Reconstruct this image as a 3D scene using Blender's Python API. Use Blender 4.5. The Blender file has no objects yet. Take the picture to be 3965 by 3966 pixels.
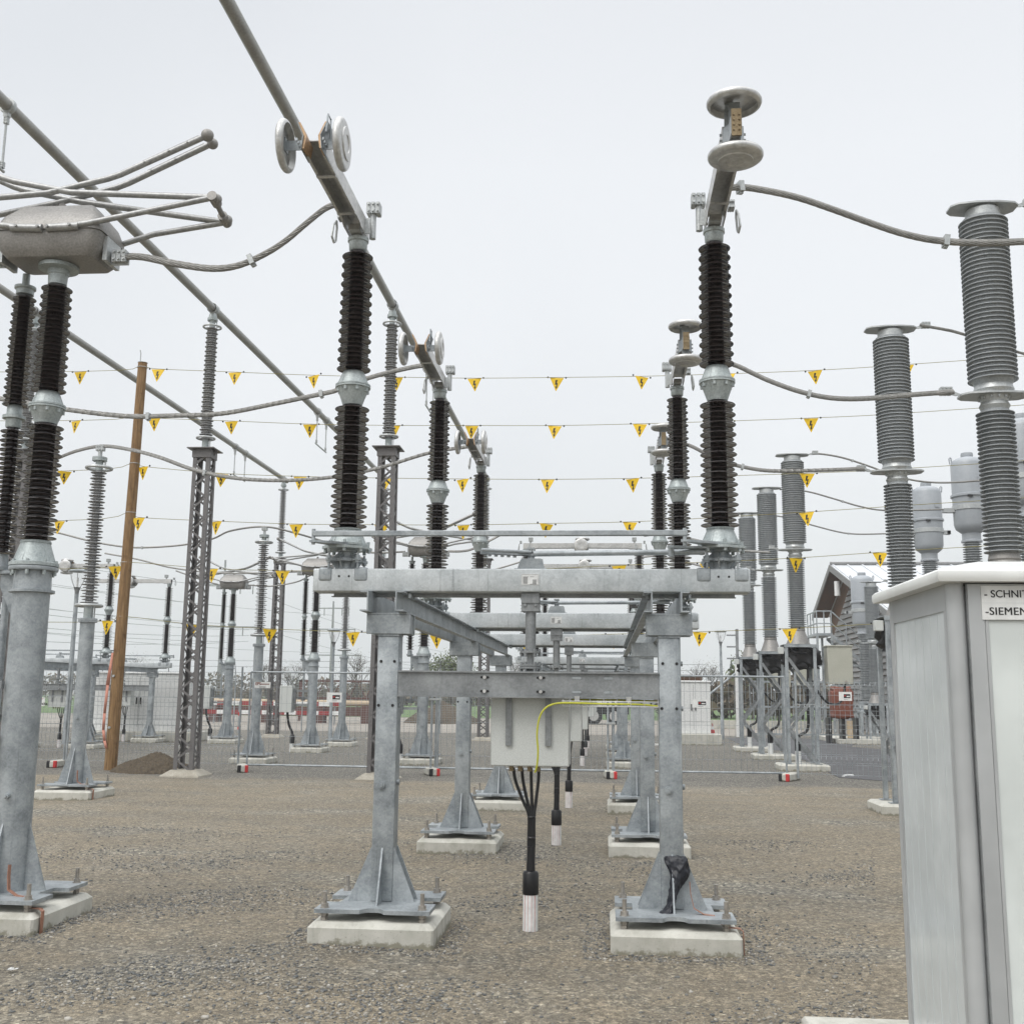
import bpy, bmesh, math, random
import numpy as np
from mathutils import Vector, Matrix
random.seed(7)
PI = math.pi
scene = bpy.context.scene
COL = scene.collection
R1, R2, R3, R4, R5, R6 = 8.084, 12.48, 16.876, 26.947, 31.343, 35.739

# ------------------------------------------------------------------ materials
def new_mat(name):
    m = bpy.data.materials.new(name); m.use_nodes = True
    nt = m.node_tree; b = nt.nodes['Principled BSDF']
    return m, nt, b
def N(nt, t, **kw):
    n = nt.nodes.new(t)
    for k, v in kw.items():
        if k in n.inputs.keys(): n.inputs[k].default_value = v
        else: setattr(n, k, v)
    return n
def ramp(nt, fac, stops):
    r = nt.nodes.new('ShaderNodeValToRGB')
    el = r.color_ramp.elements
    while len(el) > 1: el.remove(el[-1])
    el[0].position = stops[0][0]; el[0].color = (*stops[0][1], 1)
    for p, c in stops[1:]:
        e = el.new(p); e.color = (*c, 1)
    nt.links.new(fac, r.inputs[0]); return r.outputs[0]
def coords(nt, scale=(1, 1, 1), world=False):
    mp = nt.nodes.new('ShaderNodeMapping'); mp.inputs['Scale'].default_value = scale
    if world:
        g = nt.nodes.new('ShaderNodeNewGeometry'); nt.links.new(g.outputs['Position'], mp.inputs[0])
    else:
        t = nt.nodes.new('ShaderNodeTexCoord'); oi = nt.nodes.new('ShaderNodeObjectInfo')
        a = nt.nodes.new('ShaderNodeVectorMath'); a.operation = 'ADD'
        s = nt.nodes.new('ShaderNodeVectorMath'); s.operation = 'SCALE'; s.inputs['Scale'].default_value = 37.0
        cb = nt.nodes.new('ShaderNodeCombineXYZ')
        for k in range(3): nt.links.new(oi.outputs['Random'], cb.inputs[k])
        nt.links.new(cb.outputs[0], s.inputs[0])
        nt.links.new(t.outputs['Object'], a.inputs[0]); nt.links.new(s.outputs[0], a.inputs[1])
        nt.links.new(a.outputs[0], mp.inputs[0])
    return mp.outputs[0]
def noise(nt, vec, scale, detail=4, rough=.55):
    n = nt.nodes.new('ShaderNodeTexNoise'); n.inputs['Scale'].default_value = scale
    n.inputs['Detail'].default_value = detail; n.inputs['Roughness'].default_value = rough
    nt.links.new(vec, n.inputs['Vector']); return n.outputs['Fac']
def mixc(nt, fac, a, b, mode='MIX'):
    m = nt.nodes.new('ShaderNodeMix'); m.data_type = 'RGBA'; m.blend_type = mode
    for s, v in ((0, fac), (6, a), (7, b)):
        if hasattr(v, 'is_output'): nt.links.new(v, m.inputs[s])
        else: m.inputs[s].default_value = v if s == 0 else (*v, 1)
    return m.outputs[2]
def bump(nt, b, h, strength=.3, dist=.01):
    n = nt.nodes.new('ShaderNodeBump'); n.inputs['Strength'].default_value = strength
    n.inputs['Distance'].default_value = dist
    nt.links.new(h, n.inputs['Height']); nt.links.new(n.outputs[0], b.inputs['Normal'])
def mottled(name, c0, c1, scale=6, rough=(.4, .6), metal=0., fine=60, bmp=.15, spec=.5, streak=0.):
    m, nt, b = new_mat(name)
    v = coords(nt)
    n1 = noise(nt, v, scale, 5, .6)
    col = ramp(nt, n1, [(.32, c0), (.68, c1)])
    n2 = noise(nt, v, fine, 3, .6)
    col = mixc(nt, .35, col, ramp(nt, n2, [(.35, tuple(x * .72 for x in c0)), (.65, tuple(min(1, x * 1.15) for x in c1))]))
    if streak:
        vs = coords(nt, (1, 1, .06)); n3 = noise(nt, vs, 26, 4, .7)
        col = mixc(nt, ramp(nt, n3, [(.60, (0, 0, 0)), (.78, (streak,) * 3)]), col, tuple(x * .4 for x in c0))
    nt.links.new(col, b.inputs['Base Color'])
    nt.links.new(ramp(nt, n1, [(.3, (rough[0],) * 3), (.7, (rough[1],) * 3)]), b.inputs['Roughness'])
    b.inputs['Metallic'].default_value = metal
    b.inputs['Specular IOR Level'].default_value = spec
    if bmp: bump(nt, b, n2, bmp, .002)
    return m
def galvanized(name, c0, c1, streak=.0):
    m, nt, b = new_mat(name)
    v = coords(nt)
    vo = nt.nodes.new('ShaderNodeTexVoronoi'); vo.inputs['Scale'].default_value = 75
    w = nt.nodes.new('ShaderNodeVectorMath'); w.operation = 'ADD'
    nn = nt.nodes.new('ShaderNodeTexNoise'); nn.inputs['Scale'].default_value = 25; nn.inputs['Detail'].default_value = 3
    nt.links.new(v, nn.inputs['Vector'])
    sc = nt.nodes.new('ShaderNodeVectorMath'); sc.operation = 'SCALE'; sc.inputs['Scale'].default_value = .03
    nt.links.new(nn.outputs['Color'], sc.inputs[0]); nt.links.new(v, w.inputs[0]); nt.links.new(sc.outputs[0], w.inputs[1])
    nt.links.new(w.outputs[0], vo.inputs['Vector'])
    big = noise(nt, v, 4.5, 8, .68)
    col = ramp(nt, big, [(.36, c0), (.62, c1)])
    sp = nt.nodes.new('ShaderNodeSeparateColor'); nt.links.new(vo.outputs['Color'], sp.inputs[0])
    col = mixc(nt, .16, col, ramp(nt, sp.outputs[0], [(0, tuple(x * .62 for x in c0)), (1, tuple(min(1, x * 1.2) for x in c1))]))
    if streak:
        vs = coords(nt, (1, 1, .05)); n3 = noise(nt, vs, 22, 5, .75)
        col = mixc(nt, ramp(nt, n3, [(.58, (0, 0, 0)), (.74, (streak,) * 3)]), col, tuple(x * .38 for x in c0))
        bl = noise(nt, v, 14, 4, .7)
        col = mixc(nt, ramp(nt, bl, [(.62, (0, 0, 0)), (.76, (streak * .6,) * 3)]), col, tuple(x * .5 for x in c0))
    nt.links.new(col, b.inputs['Base Color'])
    fn = noise(nt, v, 45, 3, .6)
    nt.links.new(ramp(nt, fn, [(.3, (.38,) * 3), (.7, (.62,) * 3)]), b.inputs['Roughness'])
    b.inputs['Metallic'].default_value = .35
    bump(nt, b, fn, .12, .003)
    return m
def plain(name, c, rough=.5, metal=0., spec=.5):
    m, nt, b = new_mat(name)
    v = coords(nt); n = noise(nt, v, 18, 4)
    nt.links.new(ramp(nt, n, [(.3, tuple(x * .86 for x in c)), (.7, tuple(min(1, x * 1.08) for x in c))]), b.inputs['Base Color'])
    b.inputs['Roughness'].default_value = rough; b.inputs['Metallic'].default_value = metal
    b.inputs['Specular IOR Level'].default_value = spec
    return m
M = {}
M['galv'] = galvanized('galvanized_steel', (.21, .235, .25), (.40, .43, .445), .45)
M['galv_light'] = galvanized('galvanized_beam', (.38, .41, .42), (.56, .59, .60), .7)
M['galv_dark'] = galvanized('weathered_steel', (.17, .18, .185), (.30, .315, .32), .3)
M['cast'] = mottled('cast_aluminium', (.27, .31, .31), (.46, .50, .50), 9, (.42, .6), .35, 70, .2, streak=.3)
M['alu'] = mottled('aluminium', (.42, .42, .41), (.60, .60, .585), 5, (.3, .45), .6, 30, .05)
M['tube'] = mottled('busbar_aluminium', (.25, .25, .235), (.38, .375, .355), 4, (.35, .5), .4, 40, .08)
M['strand'] = mottled('stranded_aluminium', (.17, .17, .16), (.30, .295, .28), 12, (.4, .55), .4, 60, .1)
M['arm'] = mottled('weathered_arm', (.26, .265, .265), (.40, .405, .40), 5, (.35, .5), .45, 40, .05)
M['head'] = mottled('grey_housing', (.20, .195, .185), (.32, .31, .295), 4, (.4, .6), .4, 60, .15, streak=.3)
M['porcelain'] = mottled('brown_black_porcelain', (.014, .010, .011), (.034, .025, .024), 8, (.07, .13), 0, 50, 0)
M['porcelain'].node_tree.nodes['Principled BSDF'].inputs['Specular IOR Level'].default_value = .5
M['silicone'] = mottled('grey_silicone', (.24, .26, .27), (.33, .35, .36), 5, (.35, .5), 0, 40, .05)
M['silicone_light'] = mottled('pale_grey_silicone', (.26, .265, .27), (.36, .365, .37), 5, (.4, .6), 0, 40, .05)
M['lattice'] = mottled('grey_painted_lattice', (.105, .10, .10), (.15, .145, .145), 6, (.45, .6), 0, 50, .1)
M['paint_cab'] = mottled('pale_grey_paint', (.50, .52, .50), (.56, .58, .56), 2, (.35, .45), 0, 120, .03)
M['paint_white'] = plain('white_paint', (.70, .71, .70), .4)
M['beige'] = mottled('beige_grey_paint', (.37, .37, .31), (.42, .42, .36), 3, (.4, .5), 0, 90, .05)
M['tank'] = mottled('light_grey_tank_paint', (.30, .325, .35), (.36, .385, .41), 3, (.3, .45), 0, 60, .05)
M['black'] = plain('black_rubber', (.008, .008, .009), .35)
M['blackmatte'] = plain('black_cable', (.012, .012, .013), .55)
M['copper'] = mottled('copper', (.30, .15, .10), (.44, .23, .16), 10, (.4, .6), .5, 60, .1)
M['contact'] = mottled('contact_bronze', (.36, .23, .13), (.52, .36, .22), 20, (.35, .5), .4, 60, .05)
M['brass'] = mottled('brass_bronze_plate', (.18, .13, .07), (.30, .24, .15), 10, (.3, .5), .7, 60, .05)
M['bolt'] = mottled('stainless_bolt', (.30, .28, .25), (.44, .41, .37), 20, (.3, .45), .6, 60, 0)
M['yellow'] = plain('yellow_plastic', (.76, .50, .004), .5)
M['yg'] = plain('yellow_green_insulation', (.46, .46, .04), .45)
M['green'] = plain('green_insulation', (.12, .35, .08), .45)
M['red'] = plain('red_paint', (.50, .03, .03), .5)
M['orange'] = plain('orange_tarpaulin', (.17, .05, .028), .6)
M['barrier_red'] = plain('barrier_red', (.26, .02, .02), .6)
M['rope'] = plain('yellow_black_rope', (.22, .19, .05), .7)
M['cloth'] = plain('dark_cloth', (.005, .007, .013), .45)
M['glass'] = new_mat('clear_lamp_glass')[0]
_b = M['glass'].node_tree.nodes['Principled BSDF']; _b.inputs['Alpha'].default_value = .12
_b.inputs['Roughness'].default_value = .05; _b.inputs['IOR'].default_value = 1.1; _b.inputs['Base Color'].default_value = (.9, .92, .94, 1)
M['ribbon'] = plain('pink_webbing', (.50, .22, .16), .7)
M['siding'] = mottled('grey_timber_siding', (.15, .152, .15), (.24, .242, .24), 3, (.6, .8), 0, 30, .1, streak=.3)
M['roof'] = mottled('pale_metal_roof', (.54, .56, .58), (.62, .64, .66), 3, (.35, .5), .1, 30, .05)
M['brownwood'] = mottled('brown_wood', (.03, .02, .014), (.13, .065, .035), 1.2, (.6, .8), 0, 30, .1)
M['rust'] = plain('rust_brown_steel', (.10, .045, .035), .8)
M['asphalt'] = mottled('asphalt', (.045, .045, .047), (.075, .075, .078), 3, (.5, .75), 0, 160, .4)
M['roadgravel'] = mottled('pale_gravel_road', (.22, .20, .17), (.30, .275, .24), .6, (.8, .95), 0, 60, .3)
M['field'] = mottled('field_grass', (.055, .10, .03), (.12, .19, .06), .25, (.8, .95), 0, 8, .3)
M['ochre'] = plain('ochre_pipe', (.42, .33, .22), .6)
M['bark'] = plain('tree_bark', (.055, .045, .038), .9)
M['clampmetal'] = mottled('clamp_metal', (.36, .38, .38), (.50, .52, .52), 20, (.35, .5), .45, 60, .05)

def wood_mat():
    m, nt, b = new_mat('brown_pole_wood')
    v = coords(nt, (1, 1, .07)); n = noise(nt, v, 30, 6, .7)
    v2 = coords(nt); n2 = noise(nt, v2, 5, 4, .6)
    c = ramp(nt, n, [(.3, (.10, .055, .022)), (.5, (.22, .13, .055)), (.7, (.33, .21, .10))])
    c = mixc(nt, ramp(nt, n2, [(.58, (0, 0, 0)), (.72, (.7,) * 3)]), c, (.08, .035, .012))
    nt.links.new(c, b.inputs['Base Color']); b.inputs['Roughness'].default_value = .8
    bump(nt, b, n, .5, .01); return m
M['wood'] = wood_mat()
def concrete_mat():
    m, nt, b = new_mat('cast_concrete')
    v = coords(nt); n = noise(nt, v, 5, 6, .65); f = noise(nt, v, 70, 3, .7)
    c = ramp(nt, n, [(.3, (.40, .395, .35)), (.7, (.55, .54, .49))])
    c = mixc(nt, ramp(nt, f, [(.64, (0, 0, 0)), (.70, (.65,) * 3)]), c, (.20, .19, .16))
    st = noise(nt, coords(nt, (1, 1, .5)), 3.2, 7, .72); c = mixc(nt, ramp(nt, st, [(.50, (0, 0, 0)), (.66, (.55,) * 3)]), c, (.26, .25, .20))
    dr = noise(nt, coords(nt, (1, 1, .04)), 17, 5, .7); c = mixc(nt, ramp(nt, dr, [(.56, (0, 0, 0)), (.70, (.35,) * 3)]), c, (.27, .26, .22))
    # splashed soil and moss low on the block, a stain with its own ragged edge
    g = nt.nodes.new('ShaderNodeNewGeometry'); s = nt.nodes.new('ShaderNodeSeparateXYZ'); nt.links.new(g.outputs['Position'], s.inputs[0])
    a = nt.nodes.new('ShaderNodeMath'); a.operation = 'MULTIPLY_ADD'; a.inputs[1].default_value = .20; nt.links.new(noise(nt, v, 11, 5, .7), a.inputs[0])
    a.inputs[2].default_value = -.065
    d = nt.nodes.new('ShaderNodeMath'); d.operation = 'SUBTRACT'; nt.links.new(a.outputs[0], d.inputs[0]); nt.links.new(s.outputs[2], d.inputs[1])
    c = mixc(nt, ramp(nt, d.outputs[0], [(0, (0, 0, 0)), (.025, (.75,) * 3)]), c, (.15, .14, .09))
    nt.links.new(c, b.inputs['Base Color']); b.inputs['Roughness'].default_value = .85
    bump(nt, b, f, .25, .004); return m
M['concrete'] = concrete_mat()
M['oldconcrete'] = mottled('weathered_concrete', (.24, .22, .175), (.38, .355, .30), 6, (.8, .9), 0, 60, .4)
def ground_mat():
    m, nt, b = new_mat('wet_gravel')
    v = coords(nt, world=True)
    big = noise(nt, v, .55, 5, .6); mid = noise(nt, v, 2.6, 5, .65)
    def vor(scale, rnd=1.):
        o = nt.nodes.new('ShaderNodeTexVoronoi'); o.inputs['Scale'].default_value = scale; o.inputs['Randomness'].default_value = rnd
        nt.links.new(v, o.inputs['Vector']); return o
    vs = vor(62); vb = vor(38)
    def stones(o, tans):
        sp = nt.nodes.new('ShaderNodeSeparateColor'); nt.links.new(o.outputs['Color'], sp.inputs[0])
        return ramp(nt, sp.outputs[0], tans), sp
    c1, s1 = stones(vs, [(0, (.055, .056, .055)), (.3, (.10, .10, .095)), (.6, (.16, .145, .12)), (.85, (.24, .22, .18)), (1, (.42, .40, .36))])
    c2, s2 = stones(vb, [(0, (.05, .055, .055)), (.35, (.12, .12, .115)), (.7, (.20, .19, .17)), (1, (.46, .44, .39))])
    fine = noise(nt, v, 95, 5, .75)
    sand = ramp(nt, fine, [(.36, (.09, .078, .060)), (.5, (.20, .172, .132)), (.64, (.33, .29, .23))])
    # bands: compacted sandy fines / fine chippings / coarse loose stones
    base = mixc(nt, ramp(nt, mid, [(.40, (.25,) * 3), (.62, (.85,) * 3)]), sand, c1)
    coarse = mixc(nt, ramp(nt, big, [(.50, (0, 0, 0)), (.62, (.8,) * 3)]), base, c2)
    vx = coords(nt, (.22, 1, 1), True); band = noise(nt, vx, 1.1, 4, .6)
    coarse = mixc(nt, ramp(nt, band, [(.42, (0, 0, 0)), (.62, (.5,) * 3)]), coarse, sand)
    # darker grey chippings behind the gravel edge at the temporary fence
    g = nt.nodes.new('ShaderNodeNewGeometry'); s = nt.nodes.new('ShaderNodeSeparateXYZ'); nt.links.new(g.outputs['Position'], s.inputs[0])
    e = nt.nodes.new('ShaderNodeMath'); e.operation = 'MULTIPLY_ADD'; e.inputs[1].default_value = 2.2
    nt.links.new(noise(nt, v, .9, 4, .6), e.inputs[0]); nt.links.new(s.outputs[1], e.inputs[2])
    mr = nt.nodes.new('ShaderNodeMapRange'); mr.inputs['From Min'].default_value = 22.6; mr.inputs['From Max'].default_value = 23.1
    nt.links.new(e.outputs[0], mr.inputs['Value'])
    grey = ramp(nt, s1.outputs[1], [(0, (.04, .042, .043)), (.4, (.095, .095, .09)), (.8, (.17, .16, .145)), (1, (.34, .33, .31))])
    col = mixc(nt, mr.outputs[0], coarse, grey)
    moss = noise(nt, v, .8, 6, .75)
    col = mixc(nt, ramp(nt, moss, [(.66, (0, 0, 0)), (.76, (.3,) * 3)]), col, (.10, .105, .045))
    col = mixc(nt, 1.0, col, (1.10, 1.07, .965), 'MULTIPLY')
    cl1 = noise(nt, v, 14, 4, .7); col = mixc(nt, 1.0, col, ramp(nt, cl1, [(.34, (.86, .86, .87)), (.5, (1, 1, 1)), (.66, (1.12, 1.11, 1.1))]), 'MULTIPLY')
    cl2 = noise(nt, v, 240, 3, .8); col = mixc(nt, 1.0, col, ramp(nt, cl2, [(.36, (.62, .62, .64)), (.5, (1, 1, 1)), (.66, (1.45, 1.43, 1.38))]), 'MULTIPLY')
    for vsc, am in ((24, .12), (44, .22)):
        vm = vor(vsc); spm = nt.nodes.new('ShaderNodeSeparateColor'); nt.links.new(vm.outputs['Color'], spm.inputs[0])
        col = mixc(nt, 1.0, col, ramp(nt, spm.outputs[2], [(0, (1 - am * 1.3,) * 3), (.6, (1,) * 3), (1, (1 + am * 1.9,) * 3)]), 'MULTIPLY')
    tr = noise(nt, coords(nt, (.12, .9, 1), True), 1.3, 5, .6); col = mixc(nt, 1.0, col, ramp(nt, tr, [(.36, (.90, .90, .91)), (.62, (1.08, 1.07, 1.06))]), 'MULTIPLY')
    nt.links.new(col, b.inputs['Base Color'])
    b.inputs['Roughness'].default_value = .72
    mm = nt.nodes.new('ShaderNodeMath'); mm.operation = 'MULTIPLY_ADD'; mm.inputs[1].default_value = -1.2
    nt.links.new(vs.outputs['Distance'], mm.inputs[0]); nt.links.new(fine, mm.inputs[2])
    m2 = nt.nodes.new('ShaderNodeMath'); m2.operation = 'MULTIPLY_ADD'; m2.inputs[1].default_value = 1.5
    nt.links.new(mid, m2.inputs[0]); nt.links.new(mm.outputs[0], m2.inputs[2])
    bump(nt, b, m2.outputs[0], .75, .016)
    return m
M['ground'] = ground_mat()
def stone_mat():
    m, nt, b = new_mat('loose_stones')
    a = nt.nodes.new('ShaderNodeAttribute'); a.attribute_name = 'tone'
    c = ramp(nt, a.outputs['Fac'], [(0, (.07, .075, .078)), (.45, (.15, .15, .14)), (.7, (.24, .22, .18)), (.9, (.31, .29, .25)), (1, (.42, .40, .36))])
    nt.links.new(c, b.inputs['Base Color']); b.inputs['Roughness'].default_value = .6; return m
M['stone'] = stone_mat()
def leaf_mat(name, c0, c1):
    m, nt, b = new_mat(name); v = coords(nt); n = noise(nt, v, 2.5, 4)
    nt.links.new(ramp(nt, n, [(.3, c0), (.7, c1)]), b.inputs['Base Color']); b.inputs['Roughness'].default_value = .8; return m
M['leaf_green'] = leaf_mat('young_leaves', (.06, .085, .03), (.14, .17, .07))
M['leaf_brown'] = leaf_mat('bare_twigs', (.075, .06, .04), (.15, .12, .08))
M['leaf_fir'] = leaf_mat('fir_needles', (.025, .045, .025), (.05, .075, .04))

# ------------------------------------------------------------------ mesh builder
class MB:
    def __init__(s): s.v = []; s.f = []
    def add(s, vs, fs):
        o = len(s.v); s.v += [tuple(p) for p in vs]; s.f += [tuple(i + o for i in f) for f in fs]; return s
    def box(s, x0, x1, y0, y1, z0, z1, mat=None):
        vs = [(x, y, z) for z in (z0, z1) for y in (y0, y1) for x in (x0, x1)]
        if mat: vs = [mat @ Vector(p) for p in vs]
        return s.add(vs, [(0, 2, 3, 1), (4, 5, 7, 6), (0, 1, 5, 4), (2, 6, 7, 3), (0, 4, 6, 2), (1, 3, 7, 5)])
    def cbox(s, x0, x1, y0, y1, z0, z1, b=.01, seg=2):
        bm = bmesh.new()
        bmesh.ops.create_cube(bm, size=1, matrix=Matrix.Translation(((x0 + x1) / 2, (y0 + y1) / 2, (z0 + z1) / 2)) @ Matrix.Diagonal((x1 - x0, y1 - y0, z1 - z0, 1)))
        bmesh.ops.bevel(bm, geom=bm.edges[:], offset=b, segments=seg, profile=.5, affect='EDGES')
        bm.verts.index_update()
        s.add([v.co for v in bm.verts], [[v.index for v in f.verts] for f in bm.faces]); bm.free(); return s
    def lathe(s, prof, n=24, mat=None, cap=True):
        vs = []; fs = []
        for r, z in prof:
            for k in range(n):
                a = 2 * PI * k / n; vs.append((r * math.cos(a), r * math.sin(a), z))
        for i in range(len(prof) - 1):
            for k in range(n):
                k2 = (k + 1) % n; fs.append((i * n + k, i * n + k2, (i + 1) * n + k2, (i + 1) * n + k))
        if cap:
            if prof[0][0] > 1e-6: fs.append(tuple(range(n - 1, -1, -1)))
            if prof[-1][0] > 1e-6: fs.append(tuple((len(prof) - 1) * n + k for k in range(n)))
        if mat: vs = [mat @ Vector(p) for p in vs]
        return s.add(vs, fs)
    def cyl(s, p0, p1, r, n=12, r1=None):
        p0, p1 = Vector(p0), Vector(p1); d = p1 - p0
        q = d.to_track_quat('Z', 'Y').to_matrix().to_4x4()
        return s.lathe([(r, 0), (r if r1 is None else r1, d.length)], n, Matrix.Translation(p0) @ q)
    def tube(s, pts, r, n=8, twist=0., lobes=0, amp=0.):
        pts = [Vector(p) for p in pts]; up = Vector((0, 0, 1)); vs = []; fs = []; L = 0
        t0 = (pts[1] - pts[0]).normalized()
        u = t0.cross(up);
        if u.length < .1: u = t0.cross(Vector((1, 0, 0)))
        u.normalize()
        for i, p in enumerate(pts):
            t = (pts[min(i + 1, len(pts) - 1)] - pts[max(i - 1, 0)]).normalized()
            u = (u - t * u.dot(t)).normalized(); w = t.cross(u)
            if i: L += (p - pts[i - 1]).length
            for k in range(n):
                a = 2 * PI * k / n + L * twist
                rr = r * (1 + (amp * math.cos(lobes * 2 * PI * k / n) if lobes else 0))
                vs.append(p + u * (math.cos(a) * rr) + w * (math.sin(a) * rr))
        for i in range(len(pts) - 1):
            for k in range(n):
                k2 = (k + 1) % n; fs.append((i * n + k, i * n + k2, (i + 1) * n + k2, (i + 1) * n + k))
        fs.append(tuple(range(n - 1, -1, -1))); fs.append(tuple((len(pts) - 1) * n + k for k in range(n)))
        return s.add(vs, fs)
    def prism(s, poly, d0, d1, axis='z', mat=None):
        n = len(poly)
        def P(a, b, c): return {'z': (a, b, c), 'y': (a, c, b), 'x': (c, a, b)}[axis]
        vs = [P(a, b, d0) for a, b in poly] + [P(a, b, d1) for a, b in poly]
        if mat: vs = [mat @ Vector(p) for p in vs]
        fs = [tuple(range(n - 1, -1, -1)), tuple(range(n, 2 * n))] + [(i, (i + 1) % n, n + (i + 1) % n, n + i) for i in range(n)]
        return s.add(vs, fs)
    def torus(s, R, r, z, n=28, m=8, cx=0, cy=0):
        vs = []; fs = []
        for i in range(n):
            a = 2 * PI * i / n
            for j in range(m):
                b = 2 * PI * j / m; q = R + r * math.cos(b)
                vs.append((cx + q * math.cos(a), cy + q * math.sin(a), z + r * math.sin(b)))
        for i in range(n):
            for j in range(m):
                i2 = (i + 1) % n; j2 = (j + 1) % m
                fs.append((i * m + j, i2 * m + j, i2 * m + j2, i * m + j2))
        return s.add(vs, fs)
    def bolt(s, x, y, z, r=.016, h=.02, n=6, ax='z'):
        if ax == 'z': return s.cyl((x, y, z), (x, y, z + h), r, n)
        return s.cyl((x, y, z), (x, y + h, z), r, n)
    def sphere(s, c, r, n=10):
        prof = [(r * math.sin(PI * i / n), -r * math.cos(PI * i / n)) for i in range(n + 1)]
        prof[0] = (0.0005, -r); prof[-1] = (0.0005, r)
        return s.lathe(prof, n * 2, Matrix.Translation(c))
    def build(s, name, mat, parent=None, loc=None, rot=None, ang=38):
        me = bpy.data.meshes.new(name); me.from_pydata(s.v, [], s.f)
        me.materials.append(M[mat] if isinstance(mat, str) else mat)
        bm = bmesh.new(); bm.from_mesh(me); bmesh.ops.recalc_face_normals(bm, faces=bm.faces[:]); bm.to_mesh(me); bm.free()
        me.polygons.foreach_set('use_smooth', [True] * len(me.polygons))
        me.set_sharp_from_angle(angle=math.radians(ang))
        o = bpy.data.objects.new(name, me); COL.objects.link(o)
        if parent: o.parent = parent
        if loc: o.location = loc
        if rot: o.rotation_euler = rot
        return o
def thing(name, label, cat, loc=(0, 0, 0), rz=0, group=None):
    o = bpy.data.objects.new(name, None); COL.objects.link(o); o.location = loc; o.rotation_euler = (0, 0, rz)
    o.empty_display_size = .2
    return tag(o, label, cat, group)
def tag(o, label=None, cat=None, group=None, kind=None):
    if label: o['label'] = label
    if cat: o['category'] = cat
    if group: o['group'] = group
    if kind: o['kind'] = kind
    return o
def dup(o, label=None, loc=None, rz=None, group=None, parent=None):
    c = o.copy(); COL.objects.link(c)
    if parent: c.parent = parent
    if label: c['label'] = label
    if group: c['group'] = group
    if loc is not None: c.location = loc
    if rz is not None: c.rotation_euler = (0, 0, rz)
    for ch in list(o.children): dup(ch, parent=c)
    return c
def rotz(a): return Matrix.Rotation(a, 4, 'Z')
def T(x, y, z): return Matrix.Translation((x, y, z))
def catmull(pts, k=8):
    P = [Vector(p) for p in pts]; P = [P[0] * 2 - P[1]] + P + [P[-1] * 2 - P[-2]]; out = []
    for i in range(1, len(P) - 2):
        for j in range(k):
            t = j / k; a, b, c, d = P[i - 1:i + 3]
            out.append(.5 * ((2 * b) + (c - a) * t + (2 * a - 5 * b + 4 * c - d) * t * t + (3 * b - 3 * c + d - a) * t ** 3))
    out.append(P[-2]); return out

def sheds(z0, z1, n, rb0, rb1, ratio=.86, core=.43, seg=28, two=True):
    """profile of a shedded insulator from z0 up to z1, big sheds n, a smaller one between each pair"""
    prof = []; m = 2 * n - 1 if two else n; pitch = (z1 - z0) / m
    for i in range(m):
        z = z0 + pitch * i; t = i / m; R = rb0 + (rb1 - rb0) * t; rc = R * core
        Rs = R if (i % 2 == 0 or not two) else R * ratio
        d_ = Rs - rc; prof += [(rc, z + .16 * pitch), (rc + d_ * .12, z + .24 * pitch), (rc + d_ * .9, z + .12 * pitch), (Rs - .002, z + .06 * pitch), (Rs, z + .16 * pitch), (Rs - .003, z + .26 * pitch), (rc + d_ * .12, z + .50 * pitch), (rc, z + .60 * pitch)]
    prof.append((prof[-1][0], z1)); return prof
def ribbed_cone(mb, z0, r0, z1, r1, ribs=8, n=28, rr=.012, cx=0, cy=0):
    mb.lathe([(r0, z0), (r1, z1)], n, T(cx, cy, 0))
    for k in range(ribs):
        a = 2 * PI * k / ribs + .2
        m = T(cx, cy, 0) @ rotz(a)
        lo, hi = (r0, r1)
        mb.prism([(min(lo, hi) * .6, z0), (lo + .004, z0), (hi + rr, z0 + (z1 - z0) * .85), (hi * .6, z1)] if lo > hi else
                 [(lo * .6, z0), (lo + rr, z0 + (z1 - z0) * .15), (hi + .004, z1), (lo * .6, z1)], -.006, .006, 'y', m)

# ------------------------------------------------------------------ base plate + foundation
def plate_poly(h=.4):
    # square anchor plate: shallow arc cut in front and back, deep square notch left and right
    f = [(-.085, 0), (-.06, .045), (-.03, .062), (.03, .062), (.06, .045), (.085, 0)]
    pts = [(-h, -h)] + [(x, -h + y) for x, y in f] + [(h, -h), (h, -.12), (h - .12, -.12), (h - .12, .12), (h, .12)]
    return pts + [(-x, -y) for x, y in pts]
def fins(mb, w, z0=.232, h=.37, reach=.24, inset=.0, th=.012, double=True, dirs=(0, 1, 2, 3)):
    for k in dirs:
        m = rotz(k * PI / 2)
        offs = (-.062, .062) if double and k in (0, 2) else (0,)
        for o in offs:
            mb.prism([(w - .012, z0), (reach, z0), (w + .006, z0 + h), (w - .012, z0 + h)], o - th / 2, o + th / 2, 'y', m)
def make_base(parent, h=.4):
    o = MB().prism(plate_poly(h), .205, .232).build('base_plate', 'galv', parent)
    for sx in (-1, 1):
        for sy in (-1, 1):
            b = MB(); x, y = sx * (h - .06), sy * (h - .06)
            b.cyl((x, y, .14), (x, y, .34), .015, 10); b.cyl((x, y, .232), (x, y, .238), .032, 12); b.cyl((x, y, .238), (x, y, .262), .027, 6); b.cyl((x, y, .178), (x, y, .204), .028, 6)
            b.cyl((x, y, .152), (x, y, .172), .026, 6)
            b.build('anchor_bolt', 'bolt', o)
    return o
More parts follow.
